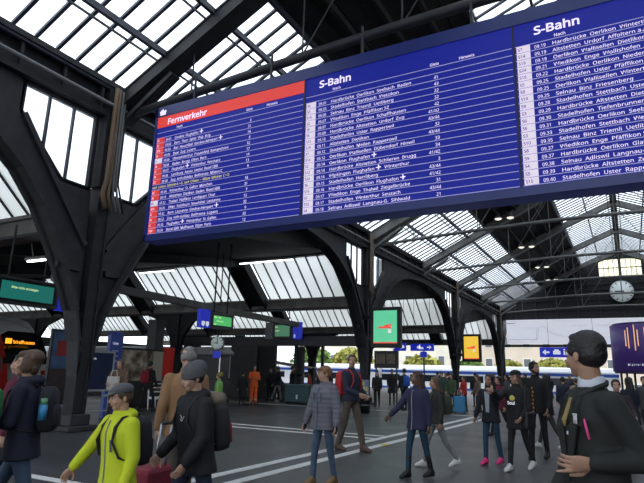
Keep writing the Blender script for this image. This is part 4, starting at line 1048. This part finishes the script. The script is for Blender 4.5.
def backpack(info, col, label, col2=None, size=(.15,.10,.22), strap=True, group=None, extra=None, dy=.0, zc=1.22):
    U = info['U']; s = info['s']; r = info['root']
    t = empty('backpack', r.location[:], r.rotation_euler.z, label=label, cat='backpack')
    if group: t['group'] = group
    M1 = mat(f'pack_{tuple(col)}', col, .8, bump=.3, bscale=10); M2 = mat(f'pack_{tuple(col2)}', col2, .8) if col2 else M1
    w_, d_, h_ = size; yc = .125+d_+dy
    mb = MB(); n = 22
    mb.loft([[U((w_*k_*(math.copysign(abs(math.cos(2*PI*k/n))**.55, math.cos(2*PI*k/n))), yc+d_*k_*(math.copysign(abs(math.sin(2*PI*k/n))**.55, math.sin(2*PI*k/n))), zc+h_*q)) for k in range(n)] for q,k_ in ((-1,.55),(-.92,.85),(-.6,1),(.2,1.0),(.7,.92),(.92,.7),(1,.35))])
    mb.build('pack_body', M1, t)
    mb = MB(); n = 18
    mb.loft([[U((w_*.75*k_*(math.copysign(abs(math.cos(2*PI*k/n))**.6, math.cos(2*PI*k/n))), yc+d_*.85+d_*.5*k_*(math.copysign(abs(math.sin(2*PI*k/n))**.6, math.sin(2*PI*k/n))), zc-h_*.30+h_*.5*q)) for k in range(n)] for q,k_ in ((-1,.6),(-.8,.95),(.6,1),(1,.6))])
    mb.build('front_pocket', M2, t)
    MB().tube([U((-.03,yc-.02,zc+h_*.95)),U((-.02,yc-.02,zc+h_*1.10)),U((.02,yc-.02,zc+h_*1.10)),U((.03,yc-.02,zc+h_*.95))], .008*s, M1, 6).build('grab_loop', None, t)
    if strap:
        for q in (-1,1):
            pts = [U((q*.075,.13,1.42)),U((q*.088,.05,1.475)),U((q*.095,-.04,1.455)),U((q*.105,-.118,1.38)),U((q*.115,-.150,1.26)),U((q*.150,-.10,1.12)),U((q*.165,.03,1.05)),U((q*.12,.13,1.03))]
            MB().tube(pts, .020*s, M1, 8, flat=.5).build('shoulder_strap', None, t)
    return t
def dirw(a):
    """world facing rotation; a: 0 = walking to the right as seen in the photo, 90 = away, 180 = left, 270 = towards the viewer"""
    r = math.radians(a); h = Vector((.877,.481))*math.cos(r)+Vector((-.481,.877))*math.sin(r)
    return math.atan2(h.x, -h.y)
DEN = (.035,.062,.115); DDEN = (.018,.030,.065); KHA = (.12,.095,.07)
PEOPLE = []
def add(*a, **k): i = person(*a, **k); PEOPLE.append(i); return i

# suited man, nearest
i = add((-.17,3.06), dirw(179), 1.65, 'man in a black suit at right with short black hair, hand held out in front', skin='m', hair='dark', style='short', head=(-64,0), lean=1, legs=((3,2),(-3,2)),
  arms=((4,6,30,6),(-28,9,114,14)), top='suit_jacket', topcol=(.012,.014,.013), hem=.72, bulk=1.25, collar=False, pants=(.012,.013,.014), lod=0, hands='point')
U = i['U']; t = i['root']; s = i['s']
WS = mat('shirt_collar_white',(.55,.58,.66),.7)
mb = MB(); mb.loft([ringe(0,.012,z,rx,rx*.98,24,U) for z,rx in ((1.45,.074),(1.485,.069),(1.522,.064),(1.526,.059),(1.48,.056))]); mb.build('shirt_collar', WS, t)
SJ = mat('suit_lapel',(.014,.016,.015),.7)
MB().tube([U((.072,-.085,1.425)),U((.088,-.03,1.460)),U((.075,.05,1.487)),U((0,.088,1.497)),U((-.075,.05,1.487)),U((-.088,-.03,1.460)),U((-.072,-.085,1.425))], .012, SJ, 10).build('suit_collar', None, t)
for q in (-1,1):
    mb = MB(); P = [(q*.075,.02,1.47),(q*.085,-.07,1.44),(q*.10,-.118,1.38),(q*.115,-.140,1.28),(q*.05,-.150,1.10),(q*.01,-.150,1.02),(q*.02,-.150,1.12),(q*.045,-.146,1.28),(q*.052,-.115,1.40),(q*.058,-.06,1.46)]
    mb.add([U(p) for p in P],[tuple(range(len(P)))],SJ); o = mb.build('lapel', None, t); sol = o.modifiers.new('s','SOLIDIFY'); sol.thickness = .008
mb = MB(); mb.prism([(-.012,1.24),(.012,1.24),(.045,1.43),(-.045,1.43)],'y',-.003,.003,WS); mb.v = [U((v.x,-.132+v.y+(.05 if v.z > 1.4 else 0),v.z)) for v in mb.v]; mb.build('shirt_front', None, t)
mb = MB(); mb.prism([(-.012,1.42),(.012,1.42),(.020,1.31),(0,1.28),(-.020,1.31)],'y',-.004,.004,mat('tie_yellow',(.30,.23,.08),.6)); mb.v = [U((v.x,-.146+v.y+(.045 if v.z > 1.4 else 0),v.z)) for v in mb.v]; mb.build('tie', None, t)
jm = mat('suit_pocket',(.009,.010,.010),.7)
mb = MB(); a_ = [(.085,-.132,1.312),(.155,-.108,1.316),(.155,-.110,1.292),(.085,-.135,1.288)]; mb.add([U(p) for p in a_],[(0,1,2,3)],jm); o = mb.build('breast_pocket', None, t); sol = o.modifiers.new('s','SOLIDIFY'); sol.thickness = .01
wmt = mat('pen_white',(.65,.66,.68),.4)
for x in (.100,.122): 
    MB().tube([U((x,-.138,1.30)),U((x,-.136,1.345))], .004, wmt, 8).build('pocket_pen', None, t)
MB().tube([U((.098,-.140,1.343)),U((.126,-.136,1.343))], .005, wmt, 6).build('pen_clip', None, t)
MB().tube([U((.162,-.116,1.325)),U((.176,-.116,1.285)),U((.188,-.112,1.235))], [.006,.010,.008], mat('ribbon_pink',(.75,.06,.25),.5), 8, flat=.5).build('pink_ribbon', None, t)
# shoulder bag of the suited man
# navy woman, far left
i = add((-4.42,3.05), dirw(190), 1.59, 'woman with a brown bob in a navy jacket and blue jeans walking at far left', hair='brown', style='bob', head=(14,-6), lean=3, legs=((26,12),(-16,8)), arms=((22,10,78,20),(12,12,88,34)),
  topcol=(.010,.012,.032), hem=.80, bulk=1.5, hood=True, zip_=(.20,.06,.16), pants=(.045,.075,.13), shoes=(.1,.1,.1), lod=0)
backpack(i, (.010,.011,.018), 'black backpack with a blue bottle worn by the woman at far left', None, (.135,.075,.20))
p = W(i, i['U']((.165,.20,1.20))); t = empty('water_bottle', p[:], label='small blue and green bottle in the side pocket of the black backpack', cat='bottle')
MB().cyl((0,0,0),.032,.12,mat('bottle_blue',(.03,.22,.45),.3),14).build('bottle_body', None, t); MB().cyl((0,0,.085),.026,.05,mat('bottle_green',(.10,.30,.16),.4),14).build('cap', None, t)
# green and maroon at the very edge
i = add((-4.33,2.62), dirw(180), 1.50, 'person in a green jacket cut by the left edge of the photo', hair='dark', head=(0,0), topcol=(.010,.16,.045), hem=.72, bulk=1.3, legs=((14,8),(-14,14)), lod=1)
i = add((-5.62,3.75), dirw(185), 1.56, 'dark haired person in a maroon jacket behind the green jacket at left', hair='dark', style='long', topcol=(.10,.008,.03), hem=.78, bulk=1.4, pants=(.02,.02,.025), lod=1)
# yellow boy
i = add((-3.22,2.98), dirw(232), 1.33, 'boy in a neon yellow jacket and grey flat cap at lower left', hair='brown', style='short', head=(-14,8), lean=3, legs=((22,14),(-16,10)), arms=((20,34,10,-10),(2,12,20,6)), topcol=(.52,.60,.015), hem=.82, bulk=1.7, hood=True,
  zip_=(.25,.26,.25), pants=(.10,.15,.22), hat='cap', hatcol=(.085,.09,.10), lod=0)
backpack(i, (.012,.013,.02), 'black backpack worn by the boy in the yellow jacket', None, (.14,.085,.22))
i2 = i; U = i['U']; MB().tube([U((.075,-.142,1.27)),U((.105,-.150,1.17))], .007, mat('pocket_zip',(.10,.12,.14),.5), 6).build('pocket_zip', None, i['root'])
# tan older man
i = add((-4.12,4.62), dirw(112), 1.66, 'older balding grey haired man in a tan jacket seen from behind', hair='grey', style='bald', head=(8,4), legs=((8,4),(-8,8)), arms=((6,10,14,0),(-8,12,14,0)), topcol=(.27,.145,.07), hem=.80, bulk=1.5, pants=(.075,.062,.05), lod=0, collar=True)
# beanie person
i = add((-3.02,3.56), dirw(222), 1.49, 'person in a grey knit hat and black padded jacket carrying a large backpack', hair='dark', style='short', head=(-4,14), lean=7, legs=((22,16),(-14,10)), arms=((10,10,44,10),(14,10,30,8)), topcol=(.007,.008,.011), hem=.80, bulk=2.1, hood=True,
  pants=(.014,.020,.045), hat='beanie', hatcol=(.085,.085,.09), skin='l', lod=0)
b_ = backpack(i, (.018,.018,.02), 'large black backpack with a red pocket and beige top on the grey hat person', (.35,.02,.025), (.155,.095,.22), dy=.0, zc=1.17)
U = i['U']; MB().tube([U((-.10,.22,1.41)),U((.10,.22,1.41))], .06, mat('beige_roll',(.20,.16,.12),.9), 12).build('rolled_mat', None, b_)
MB().tube([U((.02,-.155,1.32)),U((.045,-.155,1.30)),U((.02,-.157,1.28)),U((.045,-.157,1.27)),U((.075,-.150,1.31))], .004, mat('white_print',(.5,.5,.5),.6), 6).build('chest_print', None, i['root'])
# red suitcase
t = empty('suitcase', (-3.83,3.92,0), dirw(160), label='dark red trolley suitcase with a raised silver handle next to the yellow jacket', cat='suitcase')
RC = mat('suitcase_red',(.20,.010,.030),.6,bump=.3,bscale=8)
MB().box((-.19,-.12,.05),(.19,.12,.58), RC).build('shell', None, t, bevel=.04)
MB().box((-.15,-.15,.12),(.15,-.12,.42), RC).build('front_pocket', None, t, bevel=.02)
for x in (-.08,.08): MB().tube([(x,.09,.56),(x,.13,.95)], .009, CHROME, 8).build('handle_rod', None, t)
MB().tube([(-.085,.13,.95),(.085,.13,.95)], .014, BLACK, 8).build('grip', None, t)
for x in (-.16,.16): MB().cyl((x,.08,.04),.04,.03,BLACK,14,'x').build('wheel', None, t)
# grey puffer boy
i = add((-3.66,6.85), dirw(228), 1.52, 'boy with ginger brown hair in a grey padded jacket and blue jeans', hair='ginger', style='fringe', head=(-28,2), legs=((10,6),(-8,6)), arms=((4,16,14,0),(2,18,14,0)), topcol=(.135,.135,.165), hem=.80, bulk=2.3, hood=True, puffer=True,
  zip_=(.03,.08,.16), pants=(.055,.090,.145), shoes=(.20,.12,.05), gloves=(.01,.01,.012), lod=1, boots=False)
U = i['U']
for x0 in (-.07,.07): MB().tube([U((x0,-.158,1.34)),U((x0,-.160,1.22))], .006, mat('zip_dark_blue',(.02,.05,.10),.5), 6).build('chest_zip', None, i['root'])
# red backpack man
i = add((-4.78,10.05), dirw(318), 1.82, 'man in a navy jacket and brown trousers with a bright red backpack', hair='brown', style='short', head=(-48,0), legs=((-12,6),(16,4)), arms=((14,8,56,26),(10,8,52,26)), topcol=(.012,.018,.040), hem=.90, bulk=1.1, pants=(.085,.065,.05), shoes=(.09,.05,.035), lod=1, flared=1.25)
backpack(i, (.42,.02,.03), 'bright red backpack on the back of the man in the navy jacket', None, (.15,.09,.23))
# purple girl
i = add((-2.80,8.15), dirw(218), 1.50, 'girl with long curly brown hair in a dark purple jacket and dark boots', skin='d', hair='auburn', style='curly', head=(-22,-4), legs=((14,10),(-12,6)), arms=((24,26,20,-6),(-6,10,14,0)), topcol=(.020,.020,.060), hem=.78, bulk=1.5, collar=True, zip_=(.35,.34,.38), pants=(.012,.040,.075), shoes=(.010,.010,.012), boots=True, lod=1)
i = add((-2.86,9.25), dirw(186), 1.44, 'walker in pale grey leggings and white shoes hidden behind the purple jacket', hair='brown', style='long', topcol=(.03,.03,.03), hem=.85, legs=((20,10),(-20,14)), pants=(.19,.20,.21), shoes=(.62,.62,.60), lod=1, skin='m')
backpack(i, (.035,.05,.03), 'dark olive backpack peeking out behind the girl in purple', None, (.13,.09,.2))
# pink shoes, cap girl, tall man
i = add((-2.17,10.15), dirw(225), 1.49, 'woman in a dark open jacket, blue leggings and bright pink shoes', hair='dark', style='long', skin='m', head=(0,4), legs=((8,6),(-8,8)), arms=((6,14,14,0),(40,10,100,10)), topcol=(.008,.010,.018), hem=.80, bulk=1.0, shirt=(.40,.42,.47), pants=(.020,.050,.095), shoes=(.80,.04,.22), lod=1)
i = add((-1.66,9.72), dirw(222), 1.56, 'girl with a black cap and long brown hair, bag and white shoes', hair='brown', style='long', skin='l', head=(-8,2), legs=((12,6),(-14,16)), arms=((60,8,60,10),(8,14,36,22)), topcol=(.006,.006,.010), hem=.72, bulk=1.4, pants=(.010,.010,.012), shoes=(.60,.60,.58), hat='cap', hatcol=(.010,.010,.012), lod=1, flared=1.0)
U = i['U']; MB().ell(U((0,-.150,1.26)),(.05,.012,.045),mat('print_yellow',(.55,.50,.12),.7),14).build('chest_print', None, i['root'])
mb = MB(); textmesh(mb,'Soul',.09,U((-.09,-.166,1.15)),(1,0,0),(0,0,1),SIGNW,bold=.02); mb.build('chest_lettering', None, i['root'])
t = empty('handbag', (i['root'].location.x,i['root'].location.y,0), i['root'].rotation_euler.z, label='dark shoulder bag hanging at the side of the girl in the black cap', cat='bag')
MB().box((.17,-.16,.66),(.26,.12,.92), mat('bag_dark',(.012,.010,.014),.5)).build('bag_body', None, t, bevel=.03)
MB().tube([(.21,-.12,.9),(.20,-.10,1.2),(.15,.0,1.34),(.20,.08,1.1),(.21,.10,.9)], .010, BLACK, 6).build('strap', None, t)
i = add((-1.58,11.35), dirw(235), 1.74, 'tall bearded man with dark hair and headphones, dressed all in black', hair='dark', style='short', skin='m', head=(60,0), beard=True, legs=((8,4),(-8,6)), arms=((4,10,18,4),(4,12,30,10)), topcol=(.005,.006,.008), hem=.82, bulk=1.7, pants=(.007,.008,.010), shoes=(.01,.01,.01), lod=1)
t = i['root']; H_ = i['H']
MB().tube([H_((-.092,.01,.0)),H_((-.09,.01,.09)),H_((0,.01,.142)),H_((.09,.01,.09)),H_((.092,.01,.0))], .010, BLACK, 8).build('headphone_band', None, t)
for q in (-1,1): MB().ell(H_((q*.096,.01,-.01)),(.020,.034,.038),BLACK,12).build('ear_cup', None, t)
U = i['U']
mb = MB()
for k in range(7): mb.ell(U((-.03+.01*(k%2),-.152,1.27-.07*k)),(.014,.006,.024),mat('print_orange',(.50,.20,.03),.7),8)
mb.build('printed_stripe', None, t)
add((-1.62,13.2), dirw(150), 1.56, 'person in black with white shoes walking behind the tall bearded man', hair='dark', topcol=(.01,.01,.012), hem=.8, legs=((20,6),(-20,10)), pants=(.05,.045,.04), shoes=(.6,.6,.58), lod=2)
add((-2.98,15.0), dirw(195), 1.50, 'person in a deep red jacket hidden between pink shoes and black cap', hair='dark', style='long', topcol=(.11,.008,.025), hem=.8, pants=(.01,.01,.012), lod=2)
# right side
i = add((-.22,10.5), dirw(235), 1.48, 'laughing dark haired woman in a black and dark red jacket beside the suited man', hair='dark', style='ponytail', skin='l', head=(12,0), topcol=(.020,.008,.014), hem=.80, bulk=1.2, arms=((20,14,40,0),(30,16,40,-6)), pants=(.01,.01,.014), lod=1)
i = add((-.05,14.2), dirw(100), 1.55, 'person in a dark blue coat facing away near the purple kiosk', hair='dark', style='long', topcol=(.010,.014,.035), hem=.62, bulk=1.3, pants=(.01,.01,.014), lod=2)
add((.30,17.5), dirw(250), 1.60, 'person in a grey coat under the round kiosk', hair='dark', topcol=(.05,.05,.055), hem=.6, pants=(.01,.01,.012), lod=2)
add((-1.02,12.4), dirw(120), 1.34, 'blonde child seen just left of the suited man', hair='blonde', style='long', topcol=(.22,.17,.07), hem=.8, pants=(.02,.02,.03), lod=2)
i = add((-1.95,20), dirw(80), 1.55, 'person in a dark blue jacket walking away left of the suited man', hair='dark', topcol=(.012,.015,.035), hem=.8, bulk=1.3, pants=(.01,.012,.02), lod=2)
add((-1.75,22.4), dirw(95), 1.52, 'person in a black coat facing away left of the suited man, farther back', hair='brown', topcol=(.010,.010,.014), hem=.6, bulk=1.3, pants=(.01,.012,.02), lod=2)
# middle distance
i = add((-11.0,9.9), dirw(268), 1.65, 'woman in a brown fur trimmed jacket with a pale bag by the information board', hair='brown', style='long', head=(0,0), topcol=(.13,.075,.045), hem=.75, bulk=1.6, hood=True, arms=((16,10,74,26),(16,10,74,26)), pants=(.02,.02,.022), lod=1)
t = empty('tote_bag', (i['root'].location.x,i['root'].location.y,0), i['root'].rotation_euler.z, label='pale cream bag carried by the woman in the brown jacket', cat='bag')
MB().box((-.16,-.30,.90),(.12,-.20,1.22), mat('bag_cream',(.50,.48,.44),.7)).build('bag_body', None, t, bevel=.02); MB().tube([(-.1,-.25,1.2),(-.06,-.25,1.36),(.04,-.25,1.36),(.07,-.25,1.2)], .01, mat('bag_cream',(.50,.48,.44),.7), 6).build('handle', None, t)
i = add((-14.5,14.4), dirw(60), 1.70, 'person in black with a red rucksack in front of the sepia poster', hair='dark', topcol=(.01,.01,.012), hem=.8, pants=(.01,.01,.012), lod=2)
backpack(i, (.30,.015,.03), 'red rucksack on the person before the sepia poster', None, (.15,.09,.22))
i = add((-10.45,13.1), dirw(170), 1.38, 'child in a lime, blue and white patterned jacket behind the grey knit hat', hair='dark', style='short', topcol=(.20,.42,.10), hem=.8, bulk=1.5, pants=(.03,.05,.1), hat='beanie', hatcol=(.25,.22,.05), lod=2)
MB().loft([ringe(0,.004,z,.178,.135,18,i['U']) for z in (1.08,1.17)], mat('band_blue',(.05,.25,.45),.7)).build('blue_band', None, i['root'])
MB().loft([ringe(0,.004,z,.182,.138,18,i['U']) for z in (.98,1.04)], mat('band_white',(.5,.55,.55),.7)).build('white_band', None, i['root'])
add((-14.9,20.3), dirw(90), 1.42, 'person in a long black coat standing left of the orange worker', hair='dark', topcol=(.008,.008,.010), hem=.5, bulk=1.2, pants=(.01,.01,.01), legs=((2,1),(-2,1)), lod=2)
i = add((-14.75,20.95), dirw(275), 1.69, 'railway worker in bright orange work clothes standing with folded arms', hair='dark', style='short', skin='m', topcol=(.80,.13,.02), hem=.78, bulk=1.4, legs=((2,1),(-2,1)), arms=((16,10,84,38),(16,10,80,36)), pants=(.78,.12,.02), shoes=(.02,.02,.02), flared=1.35, lod=1)
RF = mat('reflective_band',(.55,.5,.4),.4)
for (hip,knee,ank,d2) in i['LG']:
    c = ank+(knee-ank)*.35; mb = MB(); mb.tube([c-Vector((0,0,.025)),c+Vector((0,0,.025))], .078, RF, 14); mb.build('reflective_band', None, i['root'])
CROWD = [((-16.1,24.3),250,1.62,'person in a black coat nearest the dark doorway',(.008,.008,.010),(.01,.01,.012),'dark'),((-15.35,23.8),30,1.72,'person in black with pale grey trousers, left of the teal container',(.010,.012,.025),(.26,.25,.23),'brown'),
 ((-15.0,24.6),0,1.72,'person in a dark jacket pointing right above the teal container',(.008,.009,.012),(.01,.01,.012),'dark'),((-14.9,26.2),180,1.45,'person in a bright orange red top behind the teal container',(.55,.06,.03),(.02,.02,.02),'dark'),
 ((-14.0,25.6),200,1.68,'person in a grey coat behind the teal container, left',(.06,.06,.065),(.015,.015,.02),'brown'),((-13.5,25.9),160,1.60,'person in a burgundy coat behind the teal container, right',(.07,.02,.025),(.015,.015,.02),'brown'),
 ((-13.3,24.9),170,1.66,'person in black silhouette just left of the grey jacket boy',(.008,.008,.010),(.01,.01,.012),'dark'),
 ((-10.3,24.4),262,1.60,'woman in black boots walking under the green screen, left of the pair',(.010,.010,.012),(.010,.010,.012),'dark'),((-10.35,26.4),268,1.72,'person in a long dark grey coat, right one of the pair under the green screen',(.020,.020,.022),(.012,.012,.014),'dark'),
 ((-8.5,23.1),110,1.72,'person in a dark jacket with a bright blue rucksack beside the second column',(.012,.014,.020),(.012,.012,.014),'dark'),
 ((-6.55,23.4),235,1.55,'person in an olive green top at the left of the waiting crowd',(.045,.075,.035),(.012,.012,.014),'dark'),((-6.35,24.6),200,1.47,'person in a bright red jacket behind the blue suitcase',(.48,.025,.025),(.02,.02,.02),'dark'),
 ((-6.1,26.0),140,1.56,'person in black with red sleeves right of the blue suitcase',(.015,.01,.012),(.01,.01,.012),'dark'),((-5.75,24.6),190,1.50,'person in a beige fur hood jacket right of the blue suitcase',(.16,.12,.09),(.01,.01,.012),'brown'),
 ((-5.3,25.5),220,1.55,'person in dark grey near the woman with pink shoes',(.03,.03,.035),(.01,.01,.012),'dark'),((-7.4,25.6),180,1.60,'person in brown coat behind the purple jacket girl',(.09,.05,.035),(.01,.01,.012),'brown'),
 ((-7.8,27.5),0,1.66,'person in a navy coat in the back of the crowd, left',(.012,.015,.035),(.01,.01,.012),'dark'),((-6.9,29),90,1.68,'person in charcoal in the back of the crowd, middle',(.02,.02,.022),(.01,.01,.012),'dark'),
 ((-5.0,29.5),100,1.70,'person in black facing away in the back of the crowd, right',(.008,.008,.010),(.01,.01,.012),'dark'),((-4.2,27.0),180,1.66,'person in dark blue between the cap girl and the crowd',(.012,.018,.045),(.01,.01,.012),'dark'),
 ((-6.0,28.2),90,1.64,'person in a brown jacket at the back of the crowd, right of centre',(.07,.045,.03),(.01,.01,.012),'brown'),((-7.2,24.2),260,1.60,'person in a teal green top just right of the purple jacket girl',(.02,.07,.06),(.02,.02,.02),'dark'),
 ((-5.6,27.2),250,1.62,'person in a plum coat in the middle of the crowd',(.05,.015,.04),(.02,.02,.02),'dark'),((-4.5,24.3),180,1.58,'person in a grey hooded jacket right beside the woman with pink shoes',(.06,.06,.07),(.02,.02,.02),'dark'),
 ((-8.6,28.8),100,1.70,'person in black near the foot of the third column',(.01,.01,.012),(.01,.01,.012),'dark'),((-9.3,30.5),90,1.68,'person in a navy jacket between the two advertising screens, far back',(.015,.02,.05),(.01,.01,.012),'dark'),
 ((-12.3,26.3),180,1.66,'person in black seen right behind the grey jacket boy',(.01,.01,.012),(.01,.01,.012),'dark'),((-16.9,26.2),20,1.66,'person in dark blue close to the doorway of the low grey building',(.012,.015,.03),(.01,.01,.012),'dark'),
 ((-3.4,28.5),90,1.70,'person in a black coat far behind the black cap',(.01,.01,.012),(.01,.01,.012),'dark'),((-2.6,30.0),270,1.68,'person in grey far behind the tall bearded man, right of him',(.04,.04,.045),(.01,.01,.012),'brown'),
 ((-1.2,27.0),200,1.66,'person in dark red left of the purple kiosk',(.08,.012,.02),(.01,.01,.012),'dark'),((-3.0,24.0),90,1.64,'person in a dark coat just right of the tall bearded man',(.012,.012,.02),(.01,.01,.012),'dark')]
for (lc, f_, H_, lab, tc1, pc1, hc) in CROWD:
    pt = 'pointing' in lab
    i = add(lc, dirw(f_), H_, lab, hair=hc, style='long' if 'woman' in lab or 'fur' in lab or 'olive' in lab else 'short', topcol=tc1, pants=pc1, hem=.58 if 'coat' in lab else .82, bulk=1.3, hood='fur' in lab,
      legs=((14,6),(-14,10)) if 'walk' in lab or 'grey trousers' in lab else ((4,2),(-4,3)), arms=((80,8,6,0),(0,10,14,0)) if pt else ((10,8,30,6),(6,8,26,6)), boots='boots' in lab, lod=2 if lc[1] < 25 else 3)
    if 'blue rucksack' in lab: backpack(i, (.02,.10,.42), 'bright blue rucksack worn beside the second column', None, (.15,.09,.22))
t = empty('suitcase', (-6.15,23.1,0), dirw(250), label='tall bright blue suitcase standing in front of the red jacket', cat='suitcase')
BS = mat('suitcase_blue',(.01,.20,.42),.4)
MB().box((-.22,-.13,.05),(.22,.13,.68), BS).build('shell', None, t, bevel=.04)
for x in (-.15,-.05,.05,.15): MB().box((x-.012,-.14,.1),(x+.012,-.125,.62), BS).build('rib', None, t)
MB().tube([(-.08,.08,.66),(-.08,.08,.92),(.08,.08,.92),(.08,.08,.66)], .01, CHROME, 8).build('handle', None, t)
for x in (-.18,.18): MB().cyl((x,0,.04),.04,.03,BLACK,12,'x').build('wheel', None, t)
t = empty('armchair', (1.05,27.6,0), .3, label='red upholstered seat beside the round kiosk at the right edge', cat='seat')
RU = mat('seat_red',(.40,.012,.015),.6)
MB().box((-.5,-.4,.12),(.5,.4,.45), RU).build('seat', None, t, bevel=.05); MB().box((-.5,.25,.4),(.5,.45,.9), RU).build('backrest', None, t, bevel=.05)
for x in (-.42,.42):
    for y in (-.3,.3): MB().cyl((x,y,.06),.03,.12,CHROME,10).build('leg', None, t)
for x in (-.5,.42): MB().box((x,-.38,.4),(x+.1,.3,.62), RU).build('armrest', None, t, bevel=.03)
